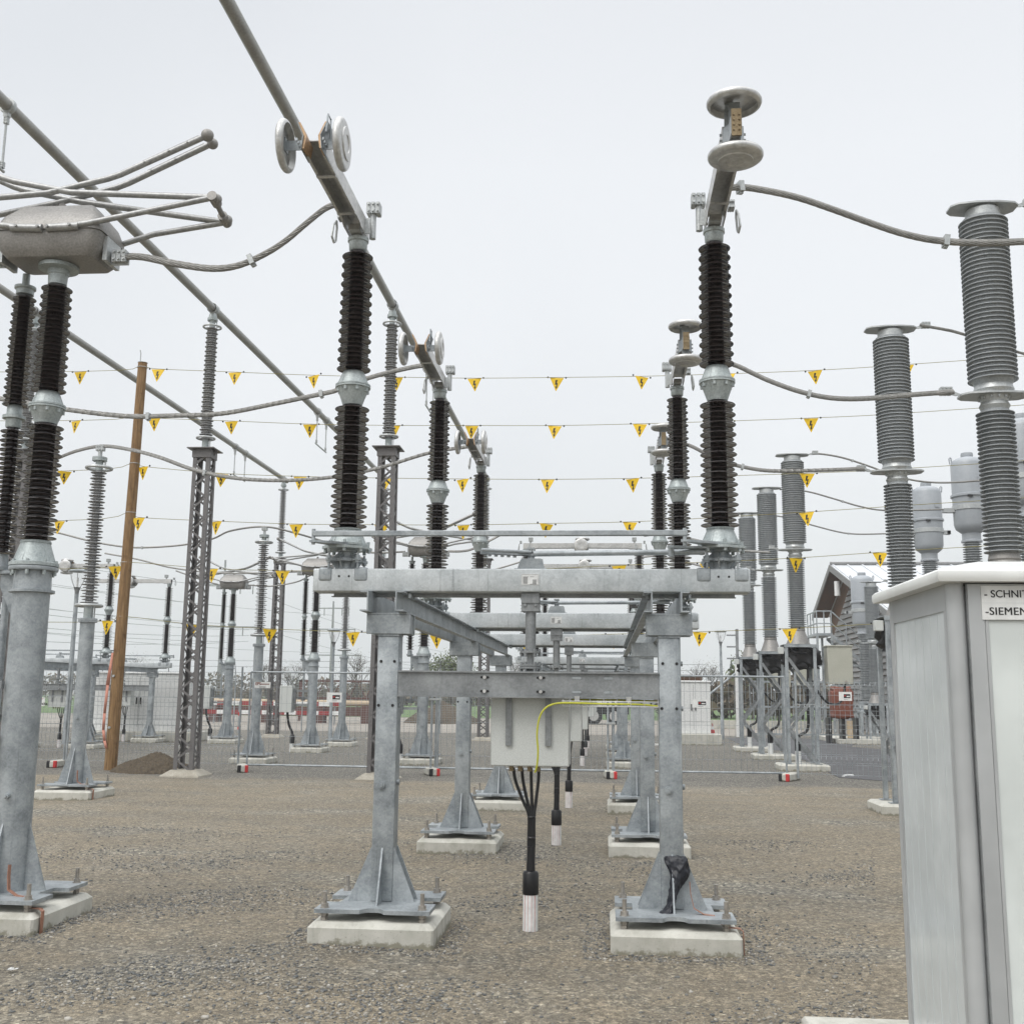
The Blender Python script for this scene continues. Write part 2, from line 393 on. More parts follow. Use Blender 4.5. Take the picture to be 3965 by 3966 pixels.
def found_mesh(h=.435, z=.150):
    mb = MB(); c = .035
    vs = []
    for s, zz in ((h, -.08), (h, z - c), (h - c, z)):
        k = c * .4 if zz < z else c * .3
        vs += [(-s + k, -s, zz), (s - k, -s, zz), (s, -s + k, zz), (s, s - k, zz), (s - k, s, zz), (-s + k, s, zz), (-s, s - k, zz), (-s, -s + k, zz)]
    fs = [tuple(range(7, -1, -1)), tuple(range(16, 24))]
    for l in (0, 8):
        for i in range(8): j = (i + 1) % 8; fs.append((l + i, l + j, l + 8 + j, l + 8 + i))
    return mb.add(vs, fs)
F0 = [None]
def foundation(x, y, label, sx=1, sy=1, rz=0):
    if F0[0] is None:
        F0[0] = found_mesh().build('concrete_foundation', 'concrete'); o = F0[0]
        tag(o, label, 'foundation', 'concrete foundation blocks')
    else: o = dup(F0[0], label)
    o.location = (x, y, 0); o.scale = (sx, sy, 1); o.rotation_euler = (0, 0, rz); return o

# ------------------------------------------------------------------ portal frames
XL, XR = -1.594, .4665
ORD = ['nearest', 'second', 'third', 'fourth', 'fifth', 'farthest']
def make_post():
    b = MB().cbox(-.08, .08, -.08, .08, .232, 2.12, .012)
    fins(b, .08)
    b.cyl((-.02, -.081, 1.04), (-.02, -.097, 1.04), .027, 12); b.cyl((-.02, -.097, 1.04), (-.02, -.11, 1.04), .016, 6)
    b.cyl((.081, -.02, 1.06), (.1, -.02, 1.06), .02, 10)
    for x in (-.045, .045): pass
    o = b.build('post', 'galv')
    make_base(o)
    for x, z in ((-.05, 1.93), (.05, 1.93), (-.06, 1.61), (.045, 1.61)):
        MB().cyl((x, -.079, z), (x, -.084, z), .011, 10).build('bolt_hole', 'blackmatte', o)
    for z in (1.93, 1.61): MB().cyl((.08, -.03, z), (.095, -.03, z), .02, 6).build('side_bolt', 'galv', o)
    return o
def chan(mb, x, y0, y1, z0, z1, w, open_dir, t=.012):
    """C channel running along y; web at x, flanges pointing towards open_dir"""
    x2 = x + t * open_dir; xf = x + w * open_dir
    mb.box(min(x, x2), max(x, x2), y0, y1, z0, z1)
    for a, b in ((z0, z0 + t), (z1 - t, z1)): mb.box(min(x2, xf), max(x2, xf), y0, y1, a, b)
def portal(rows, label, xl=XL, xr=XR, xo=0):
    p = thing('portal_frame', label, 'steel frame', (0, 0, 0), 0, 'steel portal frames')
    proto = make_post(); proto.parent = p; first = True
    for i, y in enumerate(rows):
        for x in (xl, xr):
            if first: o = proto; first = False
            else: o = dup(proto, parent=p)
            o.location = (x + xo, y, 0)
            c = MB(); c.cbox(-.165, .165, -.10, -.088, 2.13, 2.275, .004, 1); c.cbox(-.165, .165, .088, .10, 2.13, 2.275, .004, 1)
            c.box(-.165, .165, -.10, .10, 2.275, 2.287); c.box(-.08, .08, -.088, .088, 2.115, 2.14); c.box(-.15, -.135, -.088, .088, 2.14, 2.275); c.box(.135, .15, -.088, .088, 2.14, 2.275)
            for bx in (-.14, .14):
                c.bolt(bx, -.06, 2.255, .014, .02); c.bolt(bx, .06, 2.255, .014, .02)
            c.build('cap_bracket', 'galv_dark' if False else 'galv', p, (x + xo, y, 0))
        b = MB(); y1 = y - .075; x0, x1 = xl + xo + .08, xr + xo - .08
        b.box(x0, x1, y1, y1 + .01, 1.675, 1.865); b.box(x0, x1, y1 + .01, y1 + .07, 1.855, 1.865); b.box(x0, x1, y1 - .022, y1, 1.853, 1.865); b.box(x0, x1, y1 - .022, y1 + .07, 1.675, 1.687)
        ch = b.build('cross_channel', 'galv_dark', p)
        for dx in (-.50, -.24, .62, 1.03, 1.29, 1.52):
            for z in (1.72, 1.82):
                xx = xl + xo + .08 + .02 + dx if dx > 0 else None
                if xx is None: continue
                s = MB(); s.prism([(xx - .028, z - .008), (xx + .028, z - .008), (xx + .034, z), (xx + .028, z + .008), (xx - .028, z + .008), (xx - .034, z)], y1 - .0035, y1 - .001, 'y')
                s.build('slot', 'blackmatte' if dx in (.62, 1.03) else 'galv', ch)
                if dx in (.62, 1.03): MB().cyl((xx, y1 - .022, z), (xx, y1 - .003, z), .013, 8).build('bolt', 'alu', ch)
    for x in (xl + xo, xr + xo):
        for sx in (-1, 1):
            b = MB(); chan(b, x + sx * (.075 if sx > 0 else .125), rows[0] - .25, rows[2] + .2, 2.289, 2.436, .062, sx if sx > 0 else -1, .01)
            for yy in rows: b.bolt(x + sx * .15, yy - .07, 2.40, .014, .03); b.bolt(x + sx * .15, yy + .07, 2.40, .014, .03)
            b.build('rail_channel', 'galv', p)
    # cable tray of thin wires under the first cross channel
    return p
pf1 = portal([R1, R2, R3], 'galvanized six legged steel portal in the foreground carrying three open disconnectors')
pf2 = portal([R4, R5, R6], 'galvanized six legged steel portal farther back along the same row beyond the mesh fence')
pf3 = portal([R4, R5, R6], 'galvanized steel portal at far left behind the wooden pole and wire mesh fence', xo=-15.55)
side = {XL: 'left', XR: 'right'}
for i, y in enumerate([R1, R2, R3]):
    foundation(XL, y, f'pale concrete block under the {["front","middle","rear"][i]} left post of the foreground portal')
    foundation(XR, y, f'pale concrete block under the {["front","middle","rear"][i]} right post of the foreground portal')
for i, y in enumerate([R4, R5, R6]):
    foundation(XL, y, f'concrete block under the {["front","middle","rear"][i]} left post of the portal beyond the fence')
    foundation(XR, y, f'concrete block under the {["front","middle","rear"][i]} right post of the portal beyond the fence')
    foundation(XL - 15.55, y, f'concrete block under the {["front","middle","rear"][i]} left post of the far left portal')
    foundation(XR - 15.55, y, f'concrete block under the {["front","middle","rear"][i]} right post of the far left portal')

# ------------------------------------------------------------------ disconnector
def post_insulator_parts(parent, x, z, seg=28):
    """z: top of beam (local). Everything from beam to the cap as named parts"""
    b = MB(); m = T(x, 0, 0)
    b.lathe([(.07, z - .002), (.062, z + .02), (.062, z + .13), (.075, z + .135), (.075, z + .15)], 24, m)
    for k in range(6):
        b.prism([(.05, z + .0), (.075, z), (.125, z + .065), (.05, z + .065)], -.006, .006, 'y', m @ rotz(k * PI / 3 + .3))
        b.prism([(.05, z + .075), (.125, z + .075), (.066, z + .13), (.05, z + .13)], -.006, .006, 'y', m @ rotz(k * PI / 3 + .3))
    poly = [((.135 if k % 2 else .105) * math.cos(k * PI / 6), (.135 if k % 2 else .105) * math.sin(k * PI / 6)) for k in range(12)]
    b.prism(poly, z + .06, z + .08, 'z', m)
    for k in range(4):
        a = k * PI / 2 + PI / 4; cx, cy = x + .155 * math.cos(a), .155 * math.sin(a)
        b.cyl((cx, cy, z + .0), (cx, cy, z + .12), .009, 8); b.cyl((cx, cy, z + .045), (cx, cy, z + .062), .02, 6); b.cyl((cx, cy, z + .08), (cx, cy, z + .10), .018, 6)
        b.prism([(.1, -.025), (.175, -.02), (.185, 0), (.175, .02), (.1, .025)], z + .061, z + .079, 'z', m @ rotz(a))
    b.build('pedestal', 'galv', parent)
    b = MB()
    poly = [((.19 if k % 3 else .165) * math.cos(k * PI / 9), (.19 if k % 3 else .165) * math.sin(k * PI / 9)) for k in range(18)]
    b.prism(poly, z + .152, z + .172, 'z', m)
    b.lathe([(.16, z + .173), (.168, z + .178), (.168, z + .192), (.15, z + .197)], 28, m)
    ribbed_cone(b, z + .195, .142, z + .30, .098, 8, 28, .008, x, 0)
    b.lathe([(.098, z + .30), (.104, z + .302), (.104, z + .314), (.09, z + .316)], 28, m)
    for k in range(8):
        a = k * PI / 4 + .1; b.bolt(x + .158 * math.cos(a), .158 * math.sin(a), z + .192, .013, .022); b.bolt(x + .165 * math.cos(a), .165 * math.sin(a), z + .128, .014, .024)
    b.build('rotating_flange', 'cast', parent)
    MB().lathe([(.085, z + .316)] + sheds(z + .33, z + 1.285, 13, .142, .133, seg=seg), seg, m).build('insulator_lower', 'porcelain', parent)
    b = MB(); zm = z + 1.285
    b.lathe([(.075, zm), (.08, zm + .015), (.085, zm + .03)], 28, m)
    ribbed_cone(b, zm + .03, .085, zm + .135, .122, 8, 28, .004, x, 0)
    b.lathe([(.122, zm + .135), (.136, zm + .138), (.136, zm + .15), (.130, zm + .152), (.136, zm + .154), (.136, zm + .164), (.12, zm + .167)], 28, m)
    ribbed_cone(b, zm + .167, .118, zm + .262, .085, 8, 28, .006, x, 0)
    b.lathe([(.085, zm + .262), (.078, zm + .27)], 28, m)
    for k in range(8):
        a = k * PI / 4 + .5; b.bolt(x + .116 * math.cos(a), .116 * math.sin(a), zm + .105, .014, .035)
    b.build('middle_joint', 'cast', parent)
    MB().lathe([(.07, zm + .27)] + sheds(zm + .285, zm + 1.25, 13, .132, .122, seg=seg) + [(.056, zm + 1.27)], seg, m).build('insulator_upper', 'porcelain', parent)
    zc = zm + 1.265
    MB().lathe([(.062, zc), (.07, zc + .01), (.074, zc + .075), (.083, zc + .08), (.083, zc + .11), (.055, zc + .113)], 28, m).build('cap', 'cast', parent)
    return zc + .113
def disc(mb, c, axis, r=.18, t=.055, face=1):
    # dished corona disc with a rolled rim
    q = Vector(axis).to_track_quat('Z', 'Y').to_matrix().to_4x4()
    prof = [(.001, .012), (r * .32, .012), (r * .34, .018), (r * .62, .018), (r * .64, .010), (r * .84, .006)]
    rim = [(r - t / 2 + t / 2 * math.sin(a), -t / 2 + .006 + t / 2 * math.cos(a)) for a in [k * PI / 7 for k in range(1, 8)]]
    back = [(r - .010, -t + .012), (r - .016, -t * .5), (r * .84, -.006), (r * .3, -.002), (.001, -.002)]
    mb.lathe(prof + rim + back, 36, T(*c) @ q, cap=False)
def make_arm(kind, parent, x, zc, rz):
    """contact arm reaching out along local -y from the insulator axis; kind 'finger' or 'blade'"""
    L = 1.30
    a = MB(); w = .070; h = .14; z0 = zc + .005
    s_ = 1 if kind == 'finger' else -1
    # U channel, open underneath
    top = z0 + h
    for sx in (-1, 1):
        xx = sx * w
        poly = [(-.09, z0 - .0), (.06, z0 + .0), (.06, top), (-L + .1, top), (-L, top - .02), (-L, z0 + .035), (-L + .35, z0 + .02), (-.25, z0 + .02), (-.2, z0)]
        poly = [(y, z) for y, z in [(.07, z0), (.07, top), (-L, top), (-L, z0 + .03), (-.28, z0 + .02), (-.22, z0)]]
        a.prism([(p[0], p[1]) for p in poly], min(xx, xx - sx * .008), max(xx, xx - sx * .008), 'x')
        a.box(min(xx, xx - sx * .02), max(xx, xx - sx * .02), -L, -.28, z0 + .018, z0 + .024)
    a.box(-w + .008, w - .008, -L, .07, top - .008, top)
    for yy in (-.42, -1.02): a.box(-w, w, yy - .016, yy + .016, z0 + .008, z0 + .017)
    a.box(-.045, .045, -.16, .05, z0, z0 + .05)
    arm = a.build('contact_arm', 'alu', parent, (x, 0, 0), (0, 0, rz))
    e = MB()
    if kind == 'finger':
        for sx in (-1, 1):
            # flared jaw of slatted fingers
            for k in range(6):
                y = -L - .005 - k * .0 - .03 * k
                z = z0 + .02
                e.prism([(sx * .052, z), (sx * .066, z), (sx * .056, z + .09), (sx * .10, z + .19), (sx * .085, z + .19), (sx * .040, z + .09)], y + .06 - .021, y + .06, 'y')
        e.build('contact_fingers', 'contact', arm)
        g = MB()
        for sx in (-1, 1):
            g.prism([(sx * .068, z0 + .01), (sx * .072, z0 + .01), (sx * .062, z0 + .11), (sx * .106, z0 + .21), (sx * .102, z0 + .21), (sx * .058, z0 + .11)], -L - .13, -L + .07, 'y')
            g.box(min(sx * .07, sx * .20), max(sx * .07, sx * .20), -L - .075, -L - .068, z0 + .03, z0 + .10)
            g.box(min(sx * .185, sx * .195), max(sx * .185, sx * .195), -L - .11, -L - .03, z0 + .02, z0 + .11)
            for k in range(4): g.bolt(sx * .09, -L - .04 - .04 * k, z0 + .05, .009, .02)
        g.tube([(.1, -L - .03, z0 + .09), (.1, -L - .03, z0 + .27), (.1, -L - .10, z0 + .27), (.1, -L - .14, z0 + .12)], .007, 6)
        g.build('bracket', 'galv', arm)
        for sx in (-1, 1):
            d = MB(); disc(d, (sx * .215, -L - .07, z0 + .065), (sx, 0, 0)); d.build('corona_disc', 'alu', arm)
    else:
        e.box(-.032, .032, -L - .20, -L - .186, z0 - .03, z0 + .155)
        for k in range(4):
            for sx in (-1, 1): e.cyl((sx * .018, -L - .20, z0 + k * .035 + .01), (sx * .018, -L - .208, z0 + k * .035 + .01), .007, 8)
        e.build('contact_plate', 'brass', arm)
        g = MB()
        for sx in (-1, 1):
            g.prism([(sx * .06, -L + .05), (sx * .06, -L - .03), (sx * .028, -L - .10), (sx * .028, -L - .186), (sx * .036, -L - .186), (sx * .036, -L - .096), (sx * .068, -L - .025), (sx * .068, -L + .05)], z0 - .01, z0 + .11, 'z')
            for k in range(3): g.cyl((sx * .07, -L + .02, z0 + .01 + .04 * k), (sx * .085, -L + .02, z0 + .01 + .04 * k), .009, 6)
        g.box(-.038, .038, -L - .10, -L - .094, z0 + .10, z0 + .255); g.box(-.038, .038, -L - .10, -L - .094, z0 - .13, z0 + .0)
        g.prism([(-L - .0, z0 + .11), (-L - .03, z0 + .24), (-L - .09, z0 + .245), (-L - .09, z0 + .25), (-L - .02, z0 + .25), (-L + .03, z0 + .11)], -.055, .0, 'x')
        g.build('bracket', 'galv', arm)
        d = MB(); disc(d, (0, -L - .10, z0 + .27), (0, 0, 1)); d.build('corona_disc', 'alu', arm)
        d = MB(); disc(d, (0, -L - .10, z0 - .145), (0, 0, -1)); d.build('corona_disc', 'alu', arm)
    return arm
def clamp_block(mb, c, d=(1, 0, 0), l=.11, w=.05, h=.075):
    """multi-bolt cable clamp; axis d"""
    q = Vector(d).to_track_quat('X', 'Z').to_matrix().to_4x4(); m = T(*c) @ q
    for k in range(3):
        x = (k - 1) * l / 3
        mb.box(x - l / 6 + .004, x + l / 6 - .004, -w / 2 * 1.15, w / 2 * 1.15, -h / 2, h / 2, m)
        for z in (-.3, .3):
            for sy in (-1, 1):
                p0 = m @ Vector((x, sy * w * .5, z * h)); p1 = m @ Vector((x, sy * w * .78, z * h)); mb.cyl(p0, p1, .010, 6)
    mb.box(-l / 2, l / 2, -w / 2, w / 2, -h / 2 + .006, h / 2 - .006, m)
def make_disconnector(state, label, loc, mirror=False):
    d = thing('disconnector', label, 'disconnector', loc, PI if mirror else 0, 'centre break disconnectors')
    XA, XB = -1.402, 1.401; zt = .18
    b = MB().cbox(-1.63, 1.60, -.105, .105, 0.008, zt, .010, 3)
    beam = b.build('beam', 'galv_light', d)
    b = MB(); b.box(-1.50, 1.50, .03, .036, -.020, .006); b.box(-1.52, 1.51, .036, .085, -.020, -.014); b.build('lower_angle', 'galv_dark', d)
    for x in (XA, XB):
        for dx in (-.135, .135):
            b = MB(); b.cbox(x + dx - .052, x + dx + .052, -.114, .114, .085, .190, .018, 3); b.build('saddle_clip', 'galv', beam)
        for dx in (-.03, .045): MB().cyl((x + dx, -.1052, .122), (x + dx, -.107, .122), .0085, 10).build('hole', 'blackmatte', beam)
        top = post_insulator_parts(d, x, zt)
    # nameplate
    b = MB().cbox(-.065, .065, -.1075, -.1055, .058, .14, .0005, 1); npl = b.build('nameplate', 'paint_white', d)
    b = MB()
    for k in range(6):
        z = .070 + k * .008; b.box(-.052, -.018, -.1082, -.1076, z, z + .004)
        if k < 4: b.box(.018, .048, -.1082, -.1076, z, z + .004)
    b.box(-.052, -.012, -.1082, -.1076, .118, .1205); b.box(.0, .03, -.1082, -.1076, .118, .1205); b.box(.0, .05, -.1082, -.1076, .064, .0665)
    b.box(-.0615, .0615, -.1082, -.1076, .061, .0622); b.box(-.0615, .0615, -.1082, -.1076, .1358, .137); b.box(-.0615, -.0603, -.1082, -.1076, .061, .137); b.box(.0603, .0615, -.1082, -.1076, .061, .137)
    b.build('print', 'blackmatte', npl)
    # gearbox on the beam and drive shaft below
    b = MB(); b.prism([(-.1, zt), (.1, zt), (.085, zt + .075), (.075, zt + .08), (-.06, zt + .08), (-.075, zt + .07)], -.07, .07, 'y')
    b.cyl((0, 0, zt + .08), (0, 0, zt + .135), .026, 16); b.prism([(-.12, zt), (.12, zt), (.12, zt + .006), (-.12, zt + .006)], -.08, .08, 'y')
    b.build('gearbox', 'galv', d)
    b = MB(); b.prism([(.03, -.03), (-.12, -.022), (-.37, -.13), (-.36, -.15), (-.10, -.06), (.03, -.03)][:-1] + [(.03, .03), (-.06, .03)], zt + .105, zt + .125, 'z')
    for k in range(5): b.bolt(-.12 - .045 * k, -.045 - .018 * k, zt + .125, .013, .022); b.bolt(-.12 - .045 * k, -.045 - .018 * k, zt + .09, .013, .016)
    clamp_block(b, (0, 0, zt + .15), (1, 0, 0), .06, .04, .03); b.build('drive_lever', 'galv', d)
    b = MB(); b.box(-.066, .066, -.06, .06, -.02, .007); b.box(-.066, .066, -.07, -.058, -.07, .0); b.prism([(-.066, -.07), (.066, -.07), (.066, -.13), (-.066, -.13)], -.058, -.048, 'y')
    b.box(-.066, .066, .05, .06, -.13, .0); b.bolt(-.04, -.07, -.085, .012, .012, ax='y'); b.bolt(.04, -.07, -.085, .012, .012, ax='y')
    b.cyl((0, 0, -.02), (0, 0, -.42), .039, 20)
    b.lathe([(.05, -.435), (.078, -.435), (.078, -.42), (.05, -.42)], 20); b.lathe([(.026, -.60), (.026, -.43)], 16)
    b.lathe([(.04, -.55), (.08, -.55), (.08, -.535), (.04, -.535)], 20); b.lathe([(.04, -.532), (.08, -.532), (.08, -.517), (.04, -.517)], 20)
    for k in range(6):
        a = k * PI / 3; b.bolt(.066 * math.cos(a), .066 * math.sin(a), -.46, .011, .055); b.bolt(.066 * math.cos(a), .066 * math.sin(a), -.575, .011, .075)
    b.lathe([(.05, -.62), (.06, -.58), (.03, -.575)], 20)
    b.build('drive_shaft', 'galv_dark', d)
    # linkages
    b = MB(); b.cbox(-1.60, 1.14, -.285, -.245, .40, .44, .005, 1); b.cyl((-1.595, -.265, .34), (-1.595, -.265, .455), .014, 10); b.cyl((1.12, -.265, .33), (1.12, -.265, .455), .014, 10)
    b.build('linkage_bar', 'galv', d)
    b = MB()
    b.prism([(-1.62, -.29), (-1.57, -.30), (-1.36, -.17), (-1.36, -.08), (-1.5, -.1)], .353, .37, 'z'); b.build('lever_plate', 'galv', d); b = MB()
    b.prism([(1.09, -.30), (1.14, -.30), (1.42, -.15), (1.36, -.06), (1.28, -.08)], .353, .37, 'z')
    b.prism([(1.0, -.16), (1.05, -.20), (1.3, -.14), (1.3, -.05)], .325, .34, 'z')
    b.build('lever_plate', 'galv', d)
    b = MB(); b.cyl((-.36, -.14, .315), (.0, -.02, .312), .014, 10); b.cyl((.02, -.03, .30), (1.28, -.10, .305), .021, 14); b.cyl((1.03, -.12, .27), (1.03, -.12, .35), .022, 8); b.build('linkage_tube', 'galv', d)
    # arms
    if state == 'open': ra, rb = 0, 0
    else: ra, rb = PI / 2, -PI / 2
    make_arm('finger', d, XA, top, ra); make_arm('blade', d, XB, top, rb)
    # terminals on the arms (swivel heads with cable clamps)
    for x, s_ in ((XA, -1), (XB, 1)):
        b = MB(); zc = top + .19
        b.cyl((x - s_ * .11, .02, top + .0), (x - s_ * .11, .02, top + .21), .026, 12)
        clamp_block(b, (x - s_ * .115, .02, top + .25), (1, 0, 0), .11, .08, .095)
        b.prism([(x - s_ * .085 - .03, top + .0), (x - s_ * .085 + .03, top), (x - s_ * .085 + .02, top + .13), (x - s_ * .085 - .02, top + .13)], -.09, -.08, 'y')
        b.build('terminal_clamp', 'clampmetal', d); b = MB()
        clamp_block(b, (x + s_ * .13, -.05, top + .17), (1, 0, 0), .05, .06, .075)
        b.build('terminal_clamp', 'clampmetal', d)
        b = MB(); cx = x + s_ * .17
        loop = [(cx, -.05, top + .13), (cx + s_ * .012, -.09, top + .08), (cx + s_ * .02, -.10, top - .02), (cx + s_ * .01, -.07, top - .06), (cx + s_ * .01, -.02, top - .03), (cx, -.03, top + .08), (cx, -.05, top + .13)]
        b.tube(loop, .010, 6); b.build('earthing_loop', 'clampmetal', d)
    return d
BX = -.546; BZ = 2.436
dn = make_disconnector('open', 'open disconnector on the front of the foreground portal, beam with bright nameplate nearest the camera', (BX, R1, BZ))
dup(dn, 'open disconnector on the middle posts of the foreground portal', (BX, R2, BZ))
dup(dn, 'open disconnector on the rear posts of the foreground portal', (BX, R3, BZ))
dc = make_disconnector('closed', 'closed disconnector on the front posts of the portal beyond the fence', (BX, R4, BZ))
dup(dc, 'closed disconnector on the middle posts of the portal beyond the fence', (BX, R5, BZ))
dup(dc, 'closed disconnector on the rear posts of the portal beyond the fence', (BX, R6, BZ))
dup(dc, 'closed disconnector on the far left portal, mostly hidden by the near column', (BX - 15.55, R4, BZ), PI)
dup(dc, 'closed disconnector on the middle posts of the far left portal behind the grey ringed insulator', (BX - 15.55, R5, BZ), PI)
dup(dc, 'closed disconnector on the rear posts of the far left portal beside the wooden pole', (BX - 15.55, R6, BZ), PI)

# ------------------------------------------------------------------ control cabinets with cables
def make_cabinet(label, loc):
    c = thing('control_cabinet', label, 'control cabinet', loc, 0, 'disconnector control cabinets')
    MB().cbox(-.29, .29, 0, .30, 1.18, 1.868, .008, 1).build('housing', 'paint_cab', c)
    b = MB()
    for x in (-.155, .135): b.box(x - .022, x + .022, -.024, -.001, 1.33, 1.70); b.cyl((x, -.024, 1.40), (x, -.026, 1.40), .008, 8)
    b.build('mounting_rail', 'galv_dark', c)
    b = MB()
    for x in (-.14, -.075, -.005, .055): b.cyl((x, .08, 1.14), (x, .08, 1.181), .018, 8)
    b.build('cable_gland', 'brass', c)
    return c
def make_bundle(label, loc):
    c = thing('cable_bundle', label, 'cable bundle', loc, 0, 'black cables rising out of the gravel')
    for x0, bx in ((-.14, -.018), (-.075, -.006), (-.005, .008), (.055, .022)):
        MB().tube(catmull([(x0, .08, 1.15), (x0 + (bx - x0) * .15, .08, 1.05), (bx - (bx - x0) * .35, .07, .9), (bx, .06, .80), (bx, .055, .6), (bx * .8, .05, .42)], 5), .0125, 8).build('cable', 'black', c)
    b = MB()
    for z in (.79, .64): b.lathe([(.03, z - .008), (.034, z), (.03, z + .008)], 12, T(.002, .058, 0))
    b.lathe([(.058, .235), (.060, .24), (.060, .385), (.052, .40), (.034, .405), (.03, .50), (.028, .58)], 16, T(0, .05, 0)); b.build('rubber_sleeve', 'black', c)
    p = MB().lathe([(.057, -.05), (.055, .24)], 20, T(0, .05, 0)).build('duct_pipe', 'paint_white', c)
    for a in (-2.3, -1.85, -1.35, -.9): MB().prism([(.0550, -.0006), (.0576, -.0006), (.0576, .0006), (.0550, .0006)], -.02, .235, 'z', T(0, .05, 0) @ rotz(a)).build('stripe', 'red', p)
    return c
cb = make_cabinet('pale grey control cabinet under the front of the foreground portal with yellow green wire', (-.55, R1 + .06, 0))
bd = make_bundle('black cables from the frontmost cabinet running into a white red striped duct pipe', (-.555, R1 + .30, 0))
names = ['second', 'third', 'fourth', 'fifth', 'sixth']
for i, y in enumerate([R2, R3, R4, R5, R6]):
    dup(cb, f'pale grey control cabinet under the {names[i]} disconnector from the front', (-.55, y + .06, 0))
    dup(bd, f'black cable bundle with white duct under the {names[i]} disconnector from the front', (-.555, y + .30, 0))
for i, y in enumerate([R4, R5, R6]):
    dup(cb, f'pale grey control cabinet under the {["front","middle","rear"][i]} disconnector of the far left portal', (-16.1, y + .06, 0))
    dup(bd, f'black cable bundle and duct under the {["front","middle","rear"][i]} disconnector of the far left portal', (-16.1, y + .30, 0))
ec = thing('earthing_cable', 'yellow green cable looping from the bottom of the front cabinet along the wire tray', 'cable')
MB().tube(catmull([(-.50, 7.99, 1.15), (-.485, 7.97, 1.2), (-.478, 7.96, 1.30), (-.485, 7.95, 1.42), (-.47, 7.95, 1.53), (-.43, 7.95, 1.60), (-.36, 7.95, 1.635), (-.25, 7.95, 1.642), (0, 7.96, 1.638), (.25, 7.97, 1.637), (.38, 7.99, 1.625)], 6), .0070, 10).build('cable', 'yg', ec)
MB().tube([(-.24, 8.06, 1.665), (.1, 8.06, 1.667), (.38, 8.05, 1.66)], .007, 8).build('second_cable', 'yg', ec)
wt = MB()
for y in (7.96, 8.04): wt.cyl((-.31, y, 1.62), (.385, y, 1.62), .003, 6); wt.cyl((-.31, y, 1.655), (.385, y, 1.655), .003, 6)
for k in range(8):
    x = -.3 + k * .097; wt.tube([(x, 7.96, 1.672), (x, 7.96, 1.62), (x, 8.04, 1.62), (x, 8.04, 1.672)], .0025, 5)
for x in (-.2, .17): wt.box(x - .018, x + .018, 7.97, 7.985, 1.655, 1.69)
tag(wt.build('wire_tray', 'alu'), 'thin wire cable tray hanging under the front cross channel', 'cable tray')
# dark cloth over the front right gusset
bm = bmesh.new()
cl = MB(); rows_ = [[(-.075, -.093, .585), (-.02, -.10, .60), (.05, -.10, .60), (.085, -.10, .605), (.105, -.085, .59)],
      [(-.045, -.105, .53), (.0, -.125, .54), (.06, -.13, .56), (.10, -.125, .57), (.125, -.09, .51)],
      [(-.02, -.12, .46), (.01, -.15, .47), (.045, -.15, .49), (.085, -.14, .51), (.13, -.10, .45)],
      [(-.03, -.135, .39), (-.005, -.17, .39), (.025, -.175, .41), (.05, -.155, .42), (.06, -.12, .40)],
      [(-.045, -.15, .31), (-.02, -.19, .31), (.0, -.195, .325), (.02, -.17, .34), (.03, -.14, .33)],
      [(-.06, -.17, .25), (-.035, -.215, .25), (-.01, -.22, .255), (.005, -.19, .27), (.01, -.16, .26)],
      [(-.13, -.20, .228), (-.10, -.245, .226), (-.03, -.25, .226), (.0, -.22, .228), (.0, -.18, .232)]]
vs = [p for r in rows_ for p in r]; fs = [(i * 5 + j, i * 5 + j + 1, (i + 1) * 5 + j + 1, (i + 1) * 5 + j) for i in range(6) for j in range(4)]
o = cl.add(vs, fs).build('draped_cloth', 'cloth', None, (XR, R1, 0))
sd = o.modifiers.new('solid', 'SOLIDIFY'); sd.thickness = .014; ss = o.modifiers.new('sub', 'SUBSURF'); ss.levels = ss.render_levels = 3
tx = bpy.data.textures.new('folds', 'CLOUDS'); tx.noise_scale = .03; dm = o.modifiers.new('d', 'DISPLACE'); dm.texture = tx; dm.strength = .025
tag(o, 'dark cloth draped over the gusset of the front right post', 'cloth')
tag(MB().cbox(.57 + .12, .95, R2 + 4.2, R2 + 4.23, .97, .995, .003, 1).build('white_bracket', 'paint_white'), 'short white bracket sticking out right of the portal posts', 'bracket')

# ------------------------------------------------------------------ flexible conductors
def cable(label, pts, r=.021, twin=True, k=8, clamps=(), group='stranded conductors between the devices'):
    c = thing('stranded_conductor', label, 'conductor', (0, 0, 0), 0, group)
    P = catmull(pts, k)
    near = pts[0][1] < 20
    if twin:
        off = r * .98
        for s_ in (-1, 1):
            Q = [p + Vector((0, s_ * off * .75, s_ * off * .55)) for p in P]
            MB().tube(Q, r, 20 if near else 8, twist=9 if near else 0, lobes=10 if near else 0, amp=.10).build('strand', 'strand', c)
    else: MB().tube(P, r, 20 if near else 8, twist=9 if near else 0, lobes=10 if near else 0, amp=.1).build('strand', 'strand', c)
    for t in clamps:
        i = int(t * (len(P) - 1)); p = P[i]; d_ = (P[min(i + 1, len(P) - 1)] - P[i - 1]).normalized()
        q = d_.to_track_quat('X', 'Z').to_matrix().to_4x4(); b = MB(); a = r * (1.95 if twin else 1.25)
        b.box(-.02, .02, -a, a, -a, a, T(*p) @ q); b.box(-.014, .014, -a * .4, a * .4, -a * 1.35, -a, T(*p) @ q); b.build('spacer_clamp', 'clampmetal', c)
    return c
def zup(l, dz): return [(a, b, c + dz) for a, b, c in l]
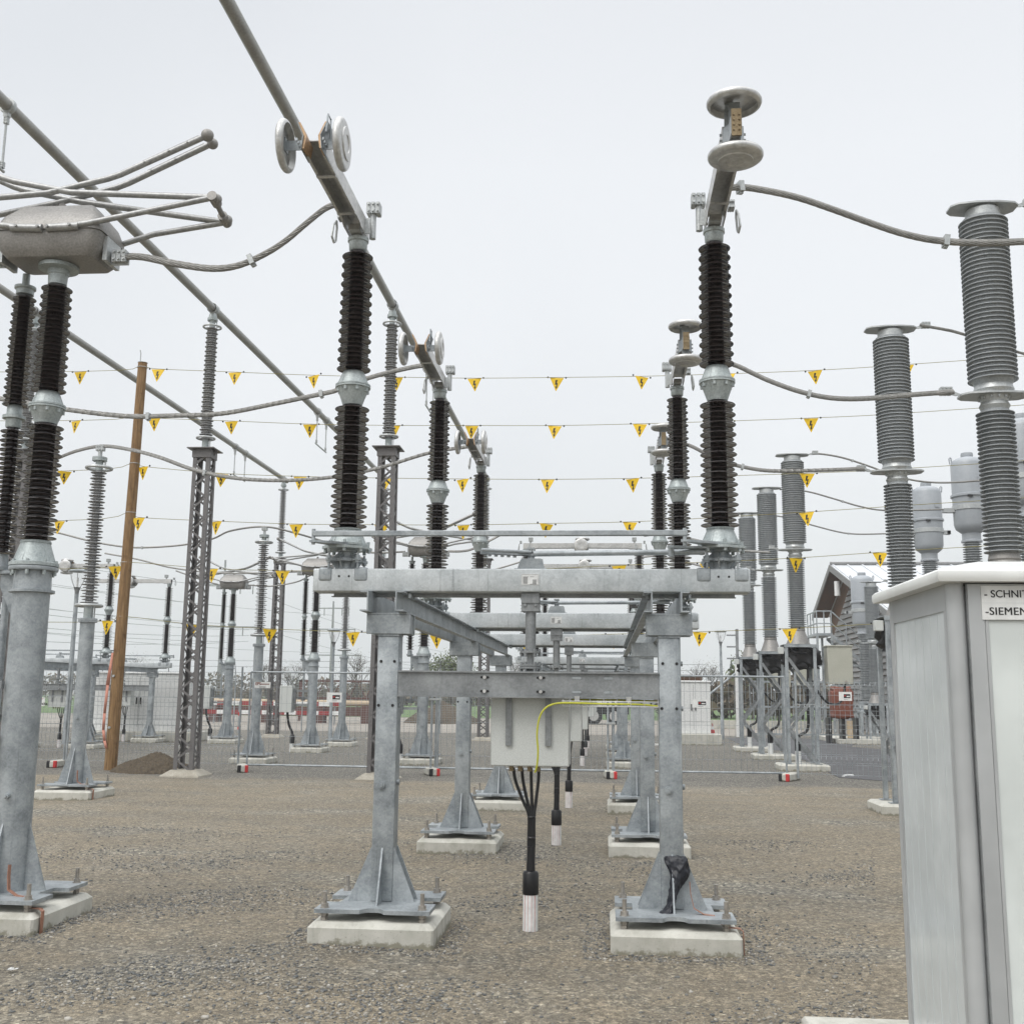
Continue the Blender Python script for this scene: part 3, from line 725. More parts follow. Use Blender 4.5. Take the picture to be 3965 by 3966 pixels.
cable('twin stranded cable sagging from the near left switch head to the front left insulator', [(-3.87, 8.05, 5.16), (-3.7, 8.05, 5.15), (-3.44, 8.05, 5.09), (-3.13, 8.05, 5.04), (-2.91, 8.05, 5.06), (-2.7, 8.05, 5.15), (-2.53, 8.05, 5.26), (-2.36, 8.05, 5.41), (-2.21, 8.05, 5.53), (-2.07, 8.04, 5.57)], .021, clamps=(.5,))
cable('stranded cable sweeping in from far left to the second left insulator', [(-9.6, 12.48, 5.45), (-7.87, 12.48, 5.3), (-7.31, 12.48, 5.22), (-6.55, 12.48, 5.09), (-5.8, 12.48, 5.0), (-5.27, 12.48, 5.0), (-4.61, 12.48, 5.02), (-3.99, 12.48, 5.13), (-3.44, 12.48, 5.24), (-3.18, 12.48, 5.3), (-2.79, 12.48, 5.45), (-2.28, 12.48, 5.57), (-2.07, 12.45, 5.58)], .021, clamps=(.38, .68))
cable('stranded cable arching over the grey ringed insulator to the third left insulator', [(-12.1, 17.2, 5.2), (-9.96, 17.22, 5.14), (-9.61, 17.22, 5.31), (-9.17, 17.22, 5.53), (-8.80, 17.22, 5.67), (-8.38, 17.22, 5.74), (-7.88, 17.15, 5.66), (-7.26, 16.88, 5.47), (-6.71, 16.88, 5.27), (-6.22, 16.88, 5.15), (-5.64, 16.88, 5.08), (-4.94, 16.88, 5.07), (-4.25, 16.88, 5.13), (-3.56, 16.88, 5.27), (-2.79, 16.88, 5.5), (-2.07, 16.83, 5.6)], .021, clamps=(.57,))
cable('short stranded cable rising to the left insulator of the fourth disconnector', [(-3.92, 26.95, 5.23), (-3.59, 26.95, 5.23), (-3.29, 26.95, 5.29), (-2.83, 26.95, 5.52), (-2.52, 26.95, 5.66), (-2.07, 26.9, 5.64)], .021)
cable('twin stranded cable from the front right insulator out of the picture to the right', [(.98, 8.03, 5.60), (1.16, 8.08, 5.61), (1.48, 8.08, 5.53), (1.76, 8.08, 5.42), (2.04, 8.08, 5.3), (2.27, 8.08, 5.21), (2.5, 8.08, 5.15), (2.78, 8.08, 5.12), (3.17, 8.08, 5.12), (4.1, 8.08, 5.16)], .021, clamps=(.06, .72))
cable('stranded cable from the second right insulator to the near breaker column', [(.98, 12.43, 5.62), (1.19, 12.48, 5.63), (1.52, 12.48, 5.54), (1.74, 12.48, 5.43), (1.92, 12.48, 5.34), (2.22, 12.48, 5.22), (2.52, 12.48, 5.14), (2.81, 12.48, 5.11), (3.17, 12.48, 5.12), (3.53, 12.48, 5.15), (4.0, 12.48, 5.18)], .021, clamps=(.55,))
cable('stranded cable from the third right insulator to the second breaker column', [(.98, 16.83, 5.63), (1.33, 16.88, 5.59), (1.74, 16.88, 5.37), (2.15, 16.88, 5.24), (2.63, 16.88, 5.17), (3.44, 16.88, 5.18), (4.0, 16.88, 5.2)], .021, clamps=(.5,))
for y, nm in ((R4, 'third'), (R5, 'fourth'), (R6, 'fifth')):
    cable(f'stranded cable from the closed disconnector to the {nm} breaker column', [(.98, y, 5.62), (1.5, y, 5.66), (2.3, y, 5.5), (3.2, y, 5.27), (4.05, y, 5.2)], .021)
cable('thin conductor from the top of the second breaker column sagging right', [(4.95, 16.88, 7.5), (5.07, 16.88, 7.47), (5.31, 16.88, 7.42), (5.59, 16.88, 7.34), (6.51, 16.88, 7.0), (7.6, 16.88, 6.8), (9.6, 16.88, 7.0)], .022, False)
cable('thin conductor from the top of the near breaker column leaving at right edge', [(4.95, 12.48, 7.5), (5.3, 12.48, 7.45), (6.51, 12.48, 7.05), (9.6, 12.48, 7.0)], .022, False)
cable('conductor from the third breaker column to the tall tank at right edge', [(5.1, 26.95, 7.66), (5.38, 26.95, 7.66), (5.89, 26.95, 7.56), (6.52, 26.95, 7.34), (7.27, 26.95, 7.05), (8.2, 26.95, 6.92), (9.6, 26.95, 7.0)], .024, False, clamps=(.4,))
cable('conductor from the fourth breaker column to the middle tank', [(5.03, 31.34, 7.6), (5.77, 31.34, 7.54), (6.51, 31.34, 7.33), (7.24, 31.34, 7.10), (7.9, 31.34, 6.98), (8.86, 31.34, 6.98), (9.65, 31.34, 7.0)], .024, False, clamps=(.4,))
cable('conductor from the fifth breaker column to the leftmost tank', [(5.02, 35.74, 7.6), (5.87, 35.74, 7.5), (6.87, 35.74, 7.2), (7.88, 35.74, 6.96), (8.97, 35.74, 6.95), (9.65, 35.74, 7.0)], .024, False, clamps=(.35, .6))
cable('conductor passing over the ringed insulator by the fence towards the fourth disconnector', [(-14.7, 26.95, 5.8), (-14.16, 26.95, 5.72), (-13.43, 26.95, 5.54), (-12.78, 26.95, 5.41), (-12.0, 26.95, 5.33), (-10.87, 26.95, 5.39), (-10.04, 26.95, 5.55), (-9.35, 26.4, 5.68), (-8.42, 26.2, 5.75), (-7.62, 26.4, 5.6), (-6.71, 26.95, 5.37), (-5.88, 26.95, 5.2), (-5.0, 26.95, 5.22)], .024, False, clamps=(.35,))
cable('conductor from the far left portal to the middle far switch head', [(-14.95, 31.34, 5.75), (-13.93, 31.34, 5.57), (-12.76, 31.34, 5.3), (-11.2, 31.34, 5.15), (-8.95, 31.34, 5.2)], .024, False)
cable('conductor from the far left portal to the leftmost far switch head', [(-14.5, 35.74, 5.72), (-14.15, 35.74, 5.6), (-13.49, 35.74, 5.38), (-12.99, 35.74, 5.25)], .024, False)
cable('conductor from the leftmost far switch head over the last ringed insulator', [(-11.97, 35.74, 5.24), (-11.2, 35.74, 5.2), (-10.29, 35.74, 5.35), (-9.57, 35.3, 5.57), (-8.42, 35.05, 5.74), (-7.5, 35.3, 5.6), (-5.97, 35.74, 5.14), (-4.2, 35.74, 5.1), (-2.8, 35.74, 5.5), (-2.05, 35.7, 5.62)], .024, False)
cable('conductor from the middle far switch head to the fifth disconnector', [(-7.9, 31.34, 5.2), (-6.9, 31.34, 5.1), (-5.2, 31.34, 5.0), (-3.5, 31.34, 5.2), (-2.05, 31.3, 5.6)], .024, False)

# ------------------------------------------------------------------ pantograph disconnectors
def make_pantograph(label, loc, seg=28):
    p = thing('pantograph_disconnector', label, 'pantograph switch', loc, 0, 'pantograph disconnectors')
    b = MB(); b.lathe([(.135, .232), (.135, 2.43), (.168, 2.435), (.168, 2.455), (.14, 2.46), (.135, 2.60)], 32)
    fins(b, .125, .232, .50, .30, double=False)
    b.lathe([(.135, 2.60), (.178, 2.605), (.182, 2.62), (.178, 2.635), (.15, 2.64)], 32)
    b.cyl((.02, -.134, .92), (.02, -.17, .92), .022, 12); b.cyl((.02, -.17, .92), (.02, -.185, .92), .013, 6)
    post = b.build('post', 'galv', p)
    make_base(post, .42)
    b = MB(); b.lathe([(.17, 2.638), (.182, 2.64), (.182, 2.665), (.165, 2.672)], 32); ribbed_cone(b, 2.67, .158, 2.82, .110, 10, 32, .006); b.lathe([(.110, 2.82), (.116, 2.822), (.112, 2.84), (.1, 2.842)], 32)
    for k in range(8):
        a = k * PI / 4 + .2; b.bolt(.166 * math.cos(a), .166 * math.sin(a), 2.665, .013, .02); b.bolt(.160 * math.cos(a), .160 * math.sin(a), 2.57, .015, .036)
    b.build('foot_casting', 'cast', p)
    MB().lathe([(.085, 2.84)] + sheds(2.86, 3.78, 13, .148, .138, core=.56), seg).build('main_insulator_lower', 'porcelain', p)
    b = MB(); b.lathe([(.085, 3.78), (.09, 3.80)], 28); ribbed_cone(b, 3.80, .09, 3.90, .128, 8, 28, .004); b.lathe([(.128, 3.90), (.14, 3.903), (.14, 3.915), (.134, 3.918), (.14, 3.921), (.14, 3.935), (.12, 3.94)], 28)
    ribbed_cone(b, 3.94, .12, 4.03, .088, 8, 28, .006); b.lathe([(.088, 4.03), (.08, 4.04)], 28)
    for k in range(8):
        a = k * PI / 4 + .5; b.bolt(.12 * math.cos(a), .12 * math.sin(a), 3.868, .014, .035)
    b.build('middle_joint', 'cast', p)
    MB().lathe([(.08, 4.04)] + sheds(4.05, 4.93, 13, .132, .120, core=.52), seg).build('main_insulator_upper', 'porcelain', p)
    MB().lathe([(.058, 4.93), (.072, 4.94), (.076, 5.02), (.083, 5.025), (.083, 5.065), (.155, 5.07), (.155, 5.10)], 28).build('cap', 'cast', p)
    # rotating insulator
    q = T(-.385, .20, 0)
    b = MB(); b.prism([(-.02, .05), (-.42, .16), (-.46, .24), (-.42, .32), (-.02, .14)], 2.60, 2.625, 'z'); b.prism([(-.12, 2.0), (-.12, 2.6), (-.36, 2.6), (-.36, 2.5)], .17, .18, 'y')
    b.lathe([(.06, 2.62), (.085, 2.63), (.085, 2.66), (.06, 2.665), (.05, 2.76)], 20, q); b.cyl((-.34, .24, 2.62), (-.34, .24, 1.55), .028, 12); b.build('rotating_insulator_base', 'galv', p)
    for z0, z1 in ((2.77, 3.80), (3.99, 4.93)):
        MB().lathe(sheds(z0, z1, 14, .100, .094, core=.46), 20, q).build('rotating_insulator', 'porcelain', p)
    b = MB(); b.lathe([(.055, 3.80), (.06, 3.81), (.062, 3.87), (.088, 3.875), (.088, 3.90), (.06, 3.905), (.058, 3.98), (.05, 3.99)], 20, q); b.build('rotating_joint', 'cast', p)
    b = MB(); b.lathe([(.045, 4.93), (.07, 4.94), (.07, 4.98), (.085, 4.99), (.085, 5.01), (.03, 5.02), (.03, 5.12)], 20, q); b.build('rotating_cap', 'cast', p)
    # head housing
    b = MB(); bm = bmesh.new()
    rings = [(.25, .11, 5.105), (.36, .19, 5.11), (.41, .238, 5.17), (.432, .252, 5.31)]
    n = 28; vs = []; fs = []
    def sup(a, hx, hy, e=0):
        k = int(round(a / (2 * PI) * 28)) % 28; q, j = divmod(k, 7); t = PI / 2 * (q + j / 6.0); r_ = min(hx, hy) * .32
        sx_, sy_ = ((1, 1), (-1, 1), (-1, -1), (1, -1))[q]
        return (sx_ * (hx - r_) + r_ * math.cos(t), sy_ * (hy - r_) + r_ * math.sin(t))
    for hx, hy, z in rings:
        for k in range(n): x, y = sup(2 * PI * k / n, hx, hy); vs.append((x, y, z))
    for i in range(len(rings) - 1):
        for k in range(n): fs.append((i * n + k, i * n + (k + 1) % n, (i + 1) * n + (k + 1) % n, (i + 1) * n + k))
    fs.append(tuple(range(n - 1, -1, -1))); fs.append(tuple((len(rings) - 1) * n + k for k in range(n)))
    b.add(vs, fs); b.build('housing', 'head', p)
    b = MB(); vs = []; fs = []; rings = [(.445, .265, 5.312), (.445, .265, 5.345), (.41, .21, 5.45), (.30, .10, 5.58), (.28, .09, 5.585)]
    for hx, hy, z in rings:
        for k in range(n): x, y = sup(2 * PI * k / n, hx, hy, 6); vs.append((x, y, z))
    for i in range(len(rings) - 1):
        for k in range(n): fs.append((i * n + k, i * n + (k + 1) % n, (i + 1) * n + (k + 1) % n, (i + 1) * n + k))
    fs.append(tuple(range(n - 1, -1, -1))); fs.append(tuple((len(rings) - 1) * n + k for k in range(n)))
    b.add(vs, fs); b.prism([(-.09, 5.48), (.07, 5.48), (.01, 5.64), (-.02, 5.64)], -.03, .03, 'y'); b.build('housing_cover', 'head', p)
    # terminals
    for s_ in (-1, 1):
        b = MB(); b.box(min(s_ * .42, s_ * .455), max(s_ * .42, s_ * .455), -.12, .12, 5.10, 5.30); b.box(min(s_ * .44, s_ * .60), max(s_ * .44, s_ * .60), -.03, -.015, 5.09, 5.17)
        clamp_block(b, (s_ * .53, -.03, 5.155), (1, 0, 0), .12, .07, .10)
        b.build('terminal_clamp', 'clampmetal', p)
    # folded scissor arms
    for s_ in (-1, 1):
        for y in (-.265, .20):
            b = MB(); ex = s_ * 1.32; ez = 5.585 if y < 0 else 5.52; ye = -.16 if y < 0 else .16
            b.tube([(s_ * .18, y, 5.325), (s_ * .35, y, 5.345), (s_ * .7, (y + ye) / 2, 5.44), (ex, ye, ez)], .024, 10); b.cyl((s_ * .02, y, 5.315), (s_ * .28, y, 5.325), .032, 10)
            b.cyl((s_ * .04, y - .03, 5.315), (s_ * .04, y - .05, 5.315), .012, 6); b.cyl((s_ * .22, y - .03, 5.325), (s_ * .22, y - .05, 5.325), .012, 6)
            b.build('lower_arm', 'arm', p)
            b = MB(); b.tube([(ex, ye, ez), (s_ * .1, ye * .55, 5.70), (-s_ * .40, ye * .5, 5.815), (-s_ * .50, ye * .48, 5.85), (-s_ * 1.18, ye * .40, 6.165)], .026, 10)
            b.cyl((-s_ * .66, ye * .45, 5.952), (-s_ * 1.13, ye * .40, 6.172), .008, 6)
            for t in (.1, .5, .8):
                b.cyl((-s_ * (.65 + .5 * t), ye * .45 - .034, 5.92 + .23 * t), (-s_ * (.65 + .5 * t), ye * .45 + .03, 5.92 + .23 * t), .009, 6)
            b.build('upper_arm', 'arm', p)
        b = MB(); b.cyl((s_ * 1.32, -.19, 5.59), (s_ * 1.32, -.06, 5.575), .040, 14); b.cyl((s_ * 1.32, .19, 5.52), (s_ * 1.32, .06, 5.535), .040, 14); b.cyl((s_ * 1.32, -.08, 5.575), (s_ * 1.32, .08, 5.535), .022, 10)
        b.sphere((s_ * 1.34, -.13, 5.585), .042, 8); b.sphere((s_ * 1.34, .13, 5.525), .042, 8); b.build('elbow_joint', 'head', p)
        b = MB(); b.sphere((-s_ * 1.205, -.065, 6.175), .052, 10); b.sphere((-s_ * 1.205, .055, 6.165), .046, 10); b.build('arm_end_ball', 'head', p)
    # drive cabinet beside the post
    b = MB().cbox(-.88, -.52, -.30, .02, 1.12, 1.88, .01, 1); cbn = b.build('drive_cabinet', 'paint_cab', p)
    b = MB(); b.box(-.52, -.46, -.2, -.05, 1.2, 1.8); b.box(-.47, -.1, -.14, -.10, 1.3, 1.36); b.box(-.47, -.1, -.14, -.10, 1.7, 1.76); b.cyl((-.34, .24, 1.55), (-.34, .24, 1.45), .06, 12); b.box(-.50, -.1, .2, .26, 1.5, 1.56); b.build('cabinet_bracket', 'galv_dark', p)
    b = MB(); b.tube(catmull([(-.68, -.12, 1.13), (-.66, -.12, .95), (-.62, -.1, .75), (-.53, -.08, .55), (-.52, -.08, .42)], 5), .035, 10); b.lathe([(.07, .24), (.075, .45), (.04, .5)], 14, T(-.52, -.08, 0)); b.build('cable', 'black', p)
    MB().lathe([(.07, -.03), (.07, .24)], 16, T(-.52, -.08, 0)).build('duct_pipe', 'paint_white', p)
    return p
PX = [-4.42, -8.42, -12.45]
pt = make_pantograph('pantograph switch with folded scissor arms on the thick column at the left edge', (PX[0], R1, 0))
# the near column keeps its cabinet on the hidden side; copies stand under each busbar farther back
far = [(PX[0] - .05, R4, 'rightmost of the three distant pantograph switches, partly hidden behind the front portal'),
       (PX[1], R5, 'middle of the three distant pantograph switches beyond the fence'),
       (PX[2], R6, 'leftmost of the three distant pantograph switches beside the big lattice mast')]
for x, y, l in far: dup(pt, l, (x, y, 0))
foundation(PX[0], R1, 'large concrete block at the left edge with a copper strap', 1.05, 1.05)
for x, y, l in far: foundation(x, y, 'concrete block under the ' + l.split(' of')[0] + ' distant pantograph switch', 1.05, 1.05)

def strap(label, x, y, w=.435, rz=0, top=.2):
    s_ = MB(); pts = [(.11, -.19, .44), (.115, -.2, .36), (.135, -.22, .27), (.2, -.23, .235), (.27, -.25, .23), (.30, -.28, .19), (.345, -.33, .175), (w - .01, -.35, .172), (w + .01, -.352, .155), (w + .012, -.36, .0), (w + .012, -.36, -.03)]
    for i in range(len(pts) - 1):
        a, b_ = Vector(pts[i]), Vector(pts[i + 1]); d = (b_ - a).normalized(); u = Vector((0, 1, 0)); u = (u - d * u.dot(d)).normalized(); nn = d.cross(u)
        q = [a + u * .02 + nn * .002, a - u * .02 + nn * .002, a - u * .02 - nn * .002, a + u * .02 - nn * .002]
        q2 = [v + (b_ - a) * 1.03 for v in q]
        s_.add(q + q2, [(0, 1, 2, 3), (4, 7, 6, 5), (0, 4, 5, 1), (1, 5, 6, 2), (2, 6, 7, 3), (3, 7, 4, 0)])
    o = s_.build('copper_strap', 'copper', None, (x, y, 0), (0, 0, rz)); tag(o, label, 'earthing strap', 'copper earthing straps'); return o
strap('copper earthing strap running down the side of the block at the left edge', PX[0], R1, .46)
strap('copper earthing strap on the block of the lone grey insulator behind the near column', -8.42, 17.22, .46)
strap('copper earthing strap curling off the front right portal block', XR, R1, .437)

# ------------------------------------------------------------------ support insulators on tubular posts
def make_support(label, loc):
    p = thing('support_insulator', label, 'post insulator', loc, 0, 'grey ringed insulators on tubular posts')
    b = MB(); b.lathe([(.115, .232), (.115, 2.80)], 28); fins(b, .11, .232, .55, .30, double=False)
    b.lathe([(.12, 2.78), (.15, 2.785), (.15, 2.81), (.145, 2.813), (.15, 2.816), (.15, 2.85), (.1, 2.853)], 24)
    b.cyl((.0, -.114, 1.25), (.0, -.14, 1.25), .022, 10)
    po = b.build('post', 'galv', p); make_base(po, .42)
    for z, R in ((3.06, .20), (5.36, .20)):
        b = MB(); b.torus(R, .026, z, 30, 8); b.box(.10, .20, -.012, .012, z - .008, z + .008); b.box(.095, .11, -.015, .015, min(z, 2.85) if z < 4 else z, z if z < 4 else 5.52); b.box(-.2, -.06, -.01, .01, z - .006, z + .006); b.build('grading_ring', 'clampmetal', p)
    b = MB(); b.lathe([(.075, 2.853), (.072, 3.10)], 20); b.build('end_fitting', 'cast', p); b = MB(); b.lathe([(.06, 5.32), (.062, 5.48), (.12, 5.482), (.12, 5.51), (.115, 5.513), (.12, 5.516), (.12, 5.545), (.05, 5.55)], 24)
    for k in range(6): b.bolt(.1 * math.cos(k), .1 * math.sin(k), 5.47, .012, .015)
    b.build('end_fitting', 'cast', p)
    MB().lathe(sheds(3.10, 5.32, 23, .147, .128, ratio=.80, core=.42), 28).build('insulator', 'silicone_light', p)
    b = MB(); b.cyl((0, 0, 5.55), (0, 0, 5.65), .035, 12); clamp_block(b, (0, 0, 5.70), (1, 0, 0), .14, .07, .09); b.build('top_clamp', 'clampmetal', p)
    return p
PY = [17.22, 26.2, 35.05]
sp = make_support('lone grey ringed insulator on a tubular post left of the wooden pole', (-8.42, PY[0], 0))
dup(sp, 'grey ringed insulator on a tubular post just beyond the first fence foot', (-8.42, PY[1], 0))
dup(sp, 'farthest grey ringed insulator on a tubular post, right of the left street lamp', (-8.42, PY[2], 0))
foundation(-8.42, PY[0], 'concrete block under the lone grey ringed insulator left of the soil heap', 1.05, 1.05)
foundation(-8.42, PY[1], 'concrete block under the grey ringed insulator just beyond the first fence foot', 1.05, 1.05)
foundation(-8.42, PY[2], 'concrete block under the farthest grey ringed insulator', 1.05, 1.05)

# ------------------------------------------------------------------ lattice masts, busbars
def make_mast(label, loc, ht=6.74):
    p = thing('lattice_mast', label, 'lattice mast', loc, 0, 'grey riveted lattice masts')
    wb, wt_ = .205, .18
    def half(z): return wb + (wt_ - wb) * z / ht
    b = MB()
    for sx in (-1, 1):
        for sy in (-1, 1):
            h0, h1 = half(0), half(ht); aw = .085; t = .008
            for dirn in (0, 1):
                def q(h, z):
                    x0, y0 = sx * h, sy * h
                    if dirn == 0: return [(x0, y0, z), (x0 - sx * aw, y0, z), (x0 - sx * aw, y0 - sy * t, z), (x0, y0 - sy * t, z)]
                    return [(x0, y0 - sy * t, z), (x0, y0 - sy * aw, z), (x0 - sx * t, y0 - sy * aw, z), (x0 - sx * t, y0 - sy * t, z)]
                v = q(h0, .02) + q(h1, ht); b.add(v, [(0, 1, 2, 3), (7, 6, 5, 4), (0, 4, 5, 1), (1, 5, 6, 2), (2, 6, 7, 3), (3, 7, 4, 0)])
    b.build('corner_angle', 'lattice', p)
    b = MB(); n = int(ht / .235); rv = MB()
    for f in range(4):
        m = rotz(f * PI / 2)
        for i in range(n):
            z0, z1 = .1 + i * (ht - .2) / n, .1 + (i + 1) * (ht - .2) / n
            h = half((z0 + z1) / 2) - .05; y = -half((z0 + z1) / 2) + .010; s_ = 1 if (i + f) % 2 else -1
            a, c = Vector((-s_ * h, y, z0)), Vector((s_ * h, y, z1)); d = (c - a).normalized(); u = Vector((-d.z, 0, d.x)) * .021
            v = [m @ (a + u), m @ (a - u), m @ (c - u), m @ (c + u)]; w_ = [m @ (a + u + Vector((0, .006, 0))), m @ (a - u + Vector((0, .006, 0))), m @ (c - u + Vector((0, .006, 0))), m @ (c + u + Vector((0, .006, 0)))]
            b.add(v + w_, [(0, 1, 2, 3), (7, 6, 5, 4), (0, 4, 5, 1), (1, 5, 6, 2), (2, 6, 7, 3), (3, 7, 4, 0)])
            if f in (0, 1, 3):
                for xx in (a, c):
                    pz = xx + Vector((0, -.011, 0)); rv.lathe([(.013, 0), (.009, .008), (.001, .011)], 6, m @ T(*pz) @ Matrix.Rotation(PI / 2, 4, 'X'), cap=False)
    b.build('lacing', 'lattice', p); rv.build('rivets', 'lattice', p)
    b = MB(); b.box(-.29, .29, -.29, .29, ht, ht + .02); b.box(-.2, .2, -.2, .2, ht - .18, ht); b.prism([(-.27, ht), (-.19, ht - .14), (-.19, ht)], -.01, .01, 'y'); b.prism([(.27, ht), (.19, ht - .14), (.19, ht)], -.01, .01, 'y'); b.build('top_plate', 'lattice', p)
    b = MB(); vs = [(-.42, -.42, -.05), (.42, -.42, -.05), (.42, .42, -.05), (-.42, .42, -.05), (-.40, -.40, .02), (.40, -.40, .02), (.40, .40, .02), (-.40, .40, .02), (-.24, -.24, .13), (.24, -.24, .13), (.24, .24, .13), (-.24, .24, .13)]
    fs = [(3, 2, 1, 0), (8, 9, 10, 11)] + [(l + i, l + (i + 1) % 4, l + 4 + (i + 1) % 4, l + 4 + i) for l in (0, 4) for i in range(4)]
    b.add(vs, fs).build('concrete_foot', 'oldconcrete', p)
    return p
def make_busins(label, loc, z0=6.76):
    p = thing('busbar_insulator', label, 'post insulator', loc, 0, 'grey insulators holding up the busbars')
    b = MB(); b.lathe([(.12, 0), (.12, .03), (.075, .035), (.07, .22)], 24); b.build('end_fitting', 'cast', p); b = MB(); b.lathe([(.06, 2.72), (.062, 2.86), (.11, 2.865), (.11, 2.92), (.09, 2.925), (.08, 3.0)], 24)
    for k in range(6): b.bolt(.09 * math.cos(k), .09 * math.sin(k), 2.85, .012, .012)
    b.build('end_fitting', 'cast', p)
    for z, zz in ((.25, .05), (2.72, 2.9)):
        b = MB(); b.torus(.185, .022, z, 30, 8); b.box(.08, .185, -.01, .01, z - .008, z + .008); b.box(.09, .105, -.012, .012, min(z, zz), max(z, zz)); b.box(-.185, -.05, -.01, .01, z - .006, z + .006); b.build('grading_ring', 'clampmetal', p)
    MB().lathe(sheds(.22, 2.72, 25, .142, .128, ratio=.82, core=.42), 28).build('insulator', 'silicone_light', p)
    b = MB(); b.cyl((0, 0, 2.99), (0, 0, 3.06), .05, 12); b.lathe([(.105, -.09), (.115, -.085), (.115, -.04), (.098, -.035), (.098, .035), (.115, .04), (.115, .085), (.105, .09)], 20, T(0, 0, 3.14) @ Matrix.Rotation(PI / 2, 4, 'X'), cap=False)
    b.box(-.05, .05, -.06, .06, 3.0, 3.06); b.build('tube_clamp', 'clampmetal', p)
    return p
BXs = [-4.5, -8.45, -12.47]; bn = ['right', 'middle', 'left']
ms = mi = None
for j, (yy, dist) in enumerate(((22.0, 'near'), (40.9, 'far'))):
    for i, x in enumerate(BXs):
        where = {(0, 0): 'beside the front left portal post', (0, 1): 'between the wooden pole and the fence gate', (0, 2): 'behind the near black insulators at left',
                 (1, 0): 'seen right of the middle portal posts', (1, 1): 'in line behind the ringed insulator', (1, 2): 'leftmost and farthest, beyond the mesh fence'}[(j, i)]
        if ms is None:
            ms = make_mast(f'dark grey lattice mast {where}', (x, yy, 0)); mi = make_busins(f'grey ringed insulator on the lattice mast {where}', (x, yy, 6.76))
        else: dup(ms, f'dark grey lattice mast {where}', (x, yy, 0)); dup(mi, f'grey ringed insulator on the lattice mast {where}', (x, yy, 6.76))
for i, x in enumerate(BXs):
    p = thing('busbar_tube', f'long {["right","middle","left"][i]} aluminium busbar tube running overhead towards the distance', 'busbar', (x, 0, 9.9), 0, 'overhead aluminium busbar tubes')
    MB().cyl((0, -14, 0), (0, 41.3 if i else 41.3, 0), .085, 28).build('tube', 'tube', p)
    yt = [26.6, 30.75, 35.2][i]
    for y in ([yt, yt + 1.05] + ([13.7] if i == 1 else [])):
        b = MB(); b.lathe([(.115, -.04), (.12, -.03), (.12, .03), (.115, .04)], 20, T(0, y, 0) @ Matrix.Rotation(PI / 2, 4, 'X')); b.box(-.04, .04, y - .035, y + .035, -.17, -.10); b.cyl((0, y, -.12), (0, y, -.95), .018, 8)
        clamp_block(b, (0, y, -.22), (0, 0, 1), .12, .05, .06); clamp_block(b, (0, y, -.90), (0, 0, 1), .10, .05, .05); b.build('hanger', 'clampmetal', p)
    MB().cyl((0, yt - .12, -.98), (0, yt + 1.15, -.98), .022, 10).build('counter_contact_rod', 'clampmetal', p)
    if i == 1: MB().cyl((0, 12.5, -.98), (0, 13.75, -.98), .022, 10).build('counter_contact_rod', 'clampmetal', p)

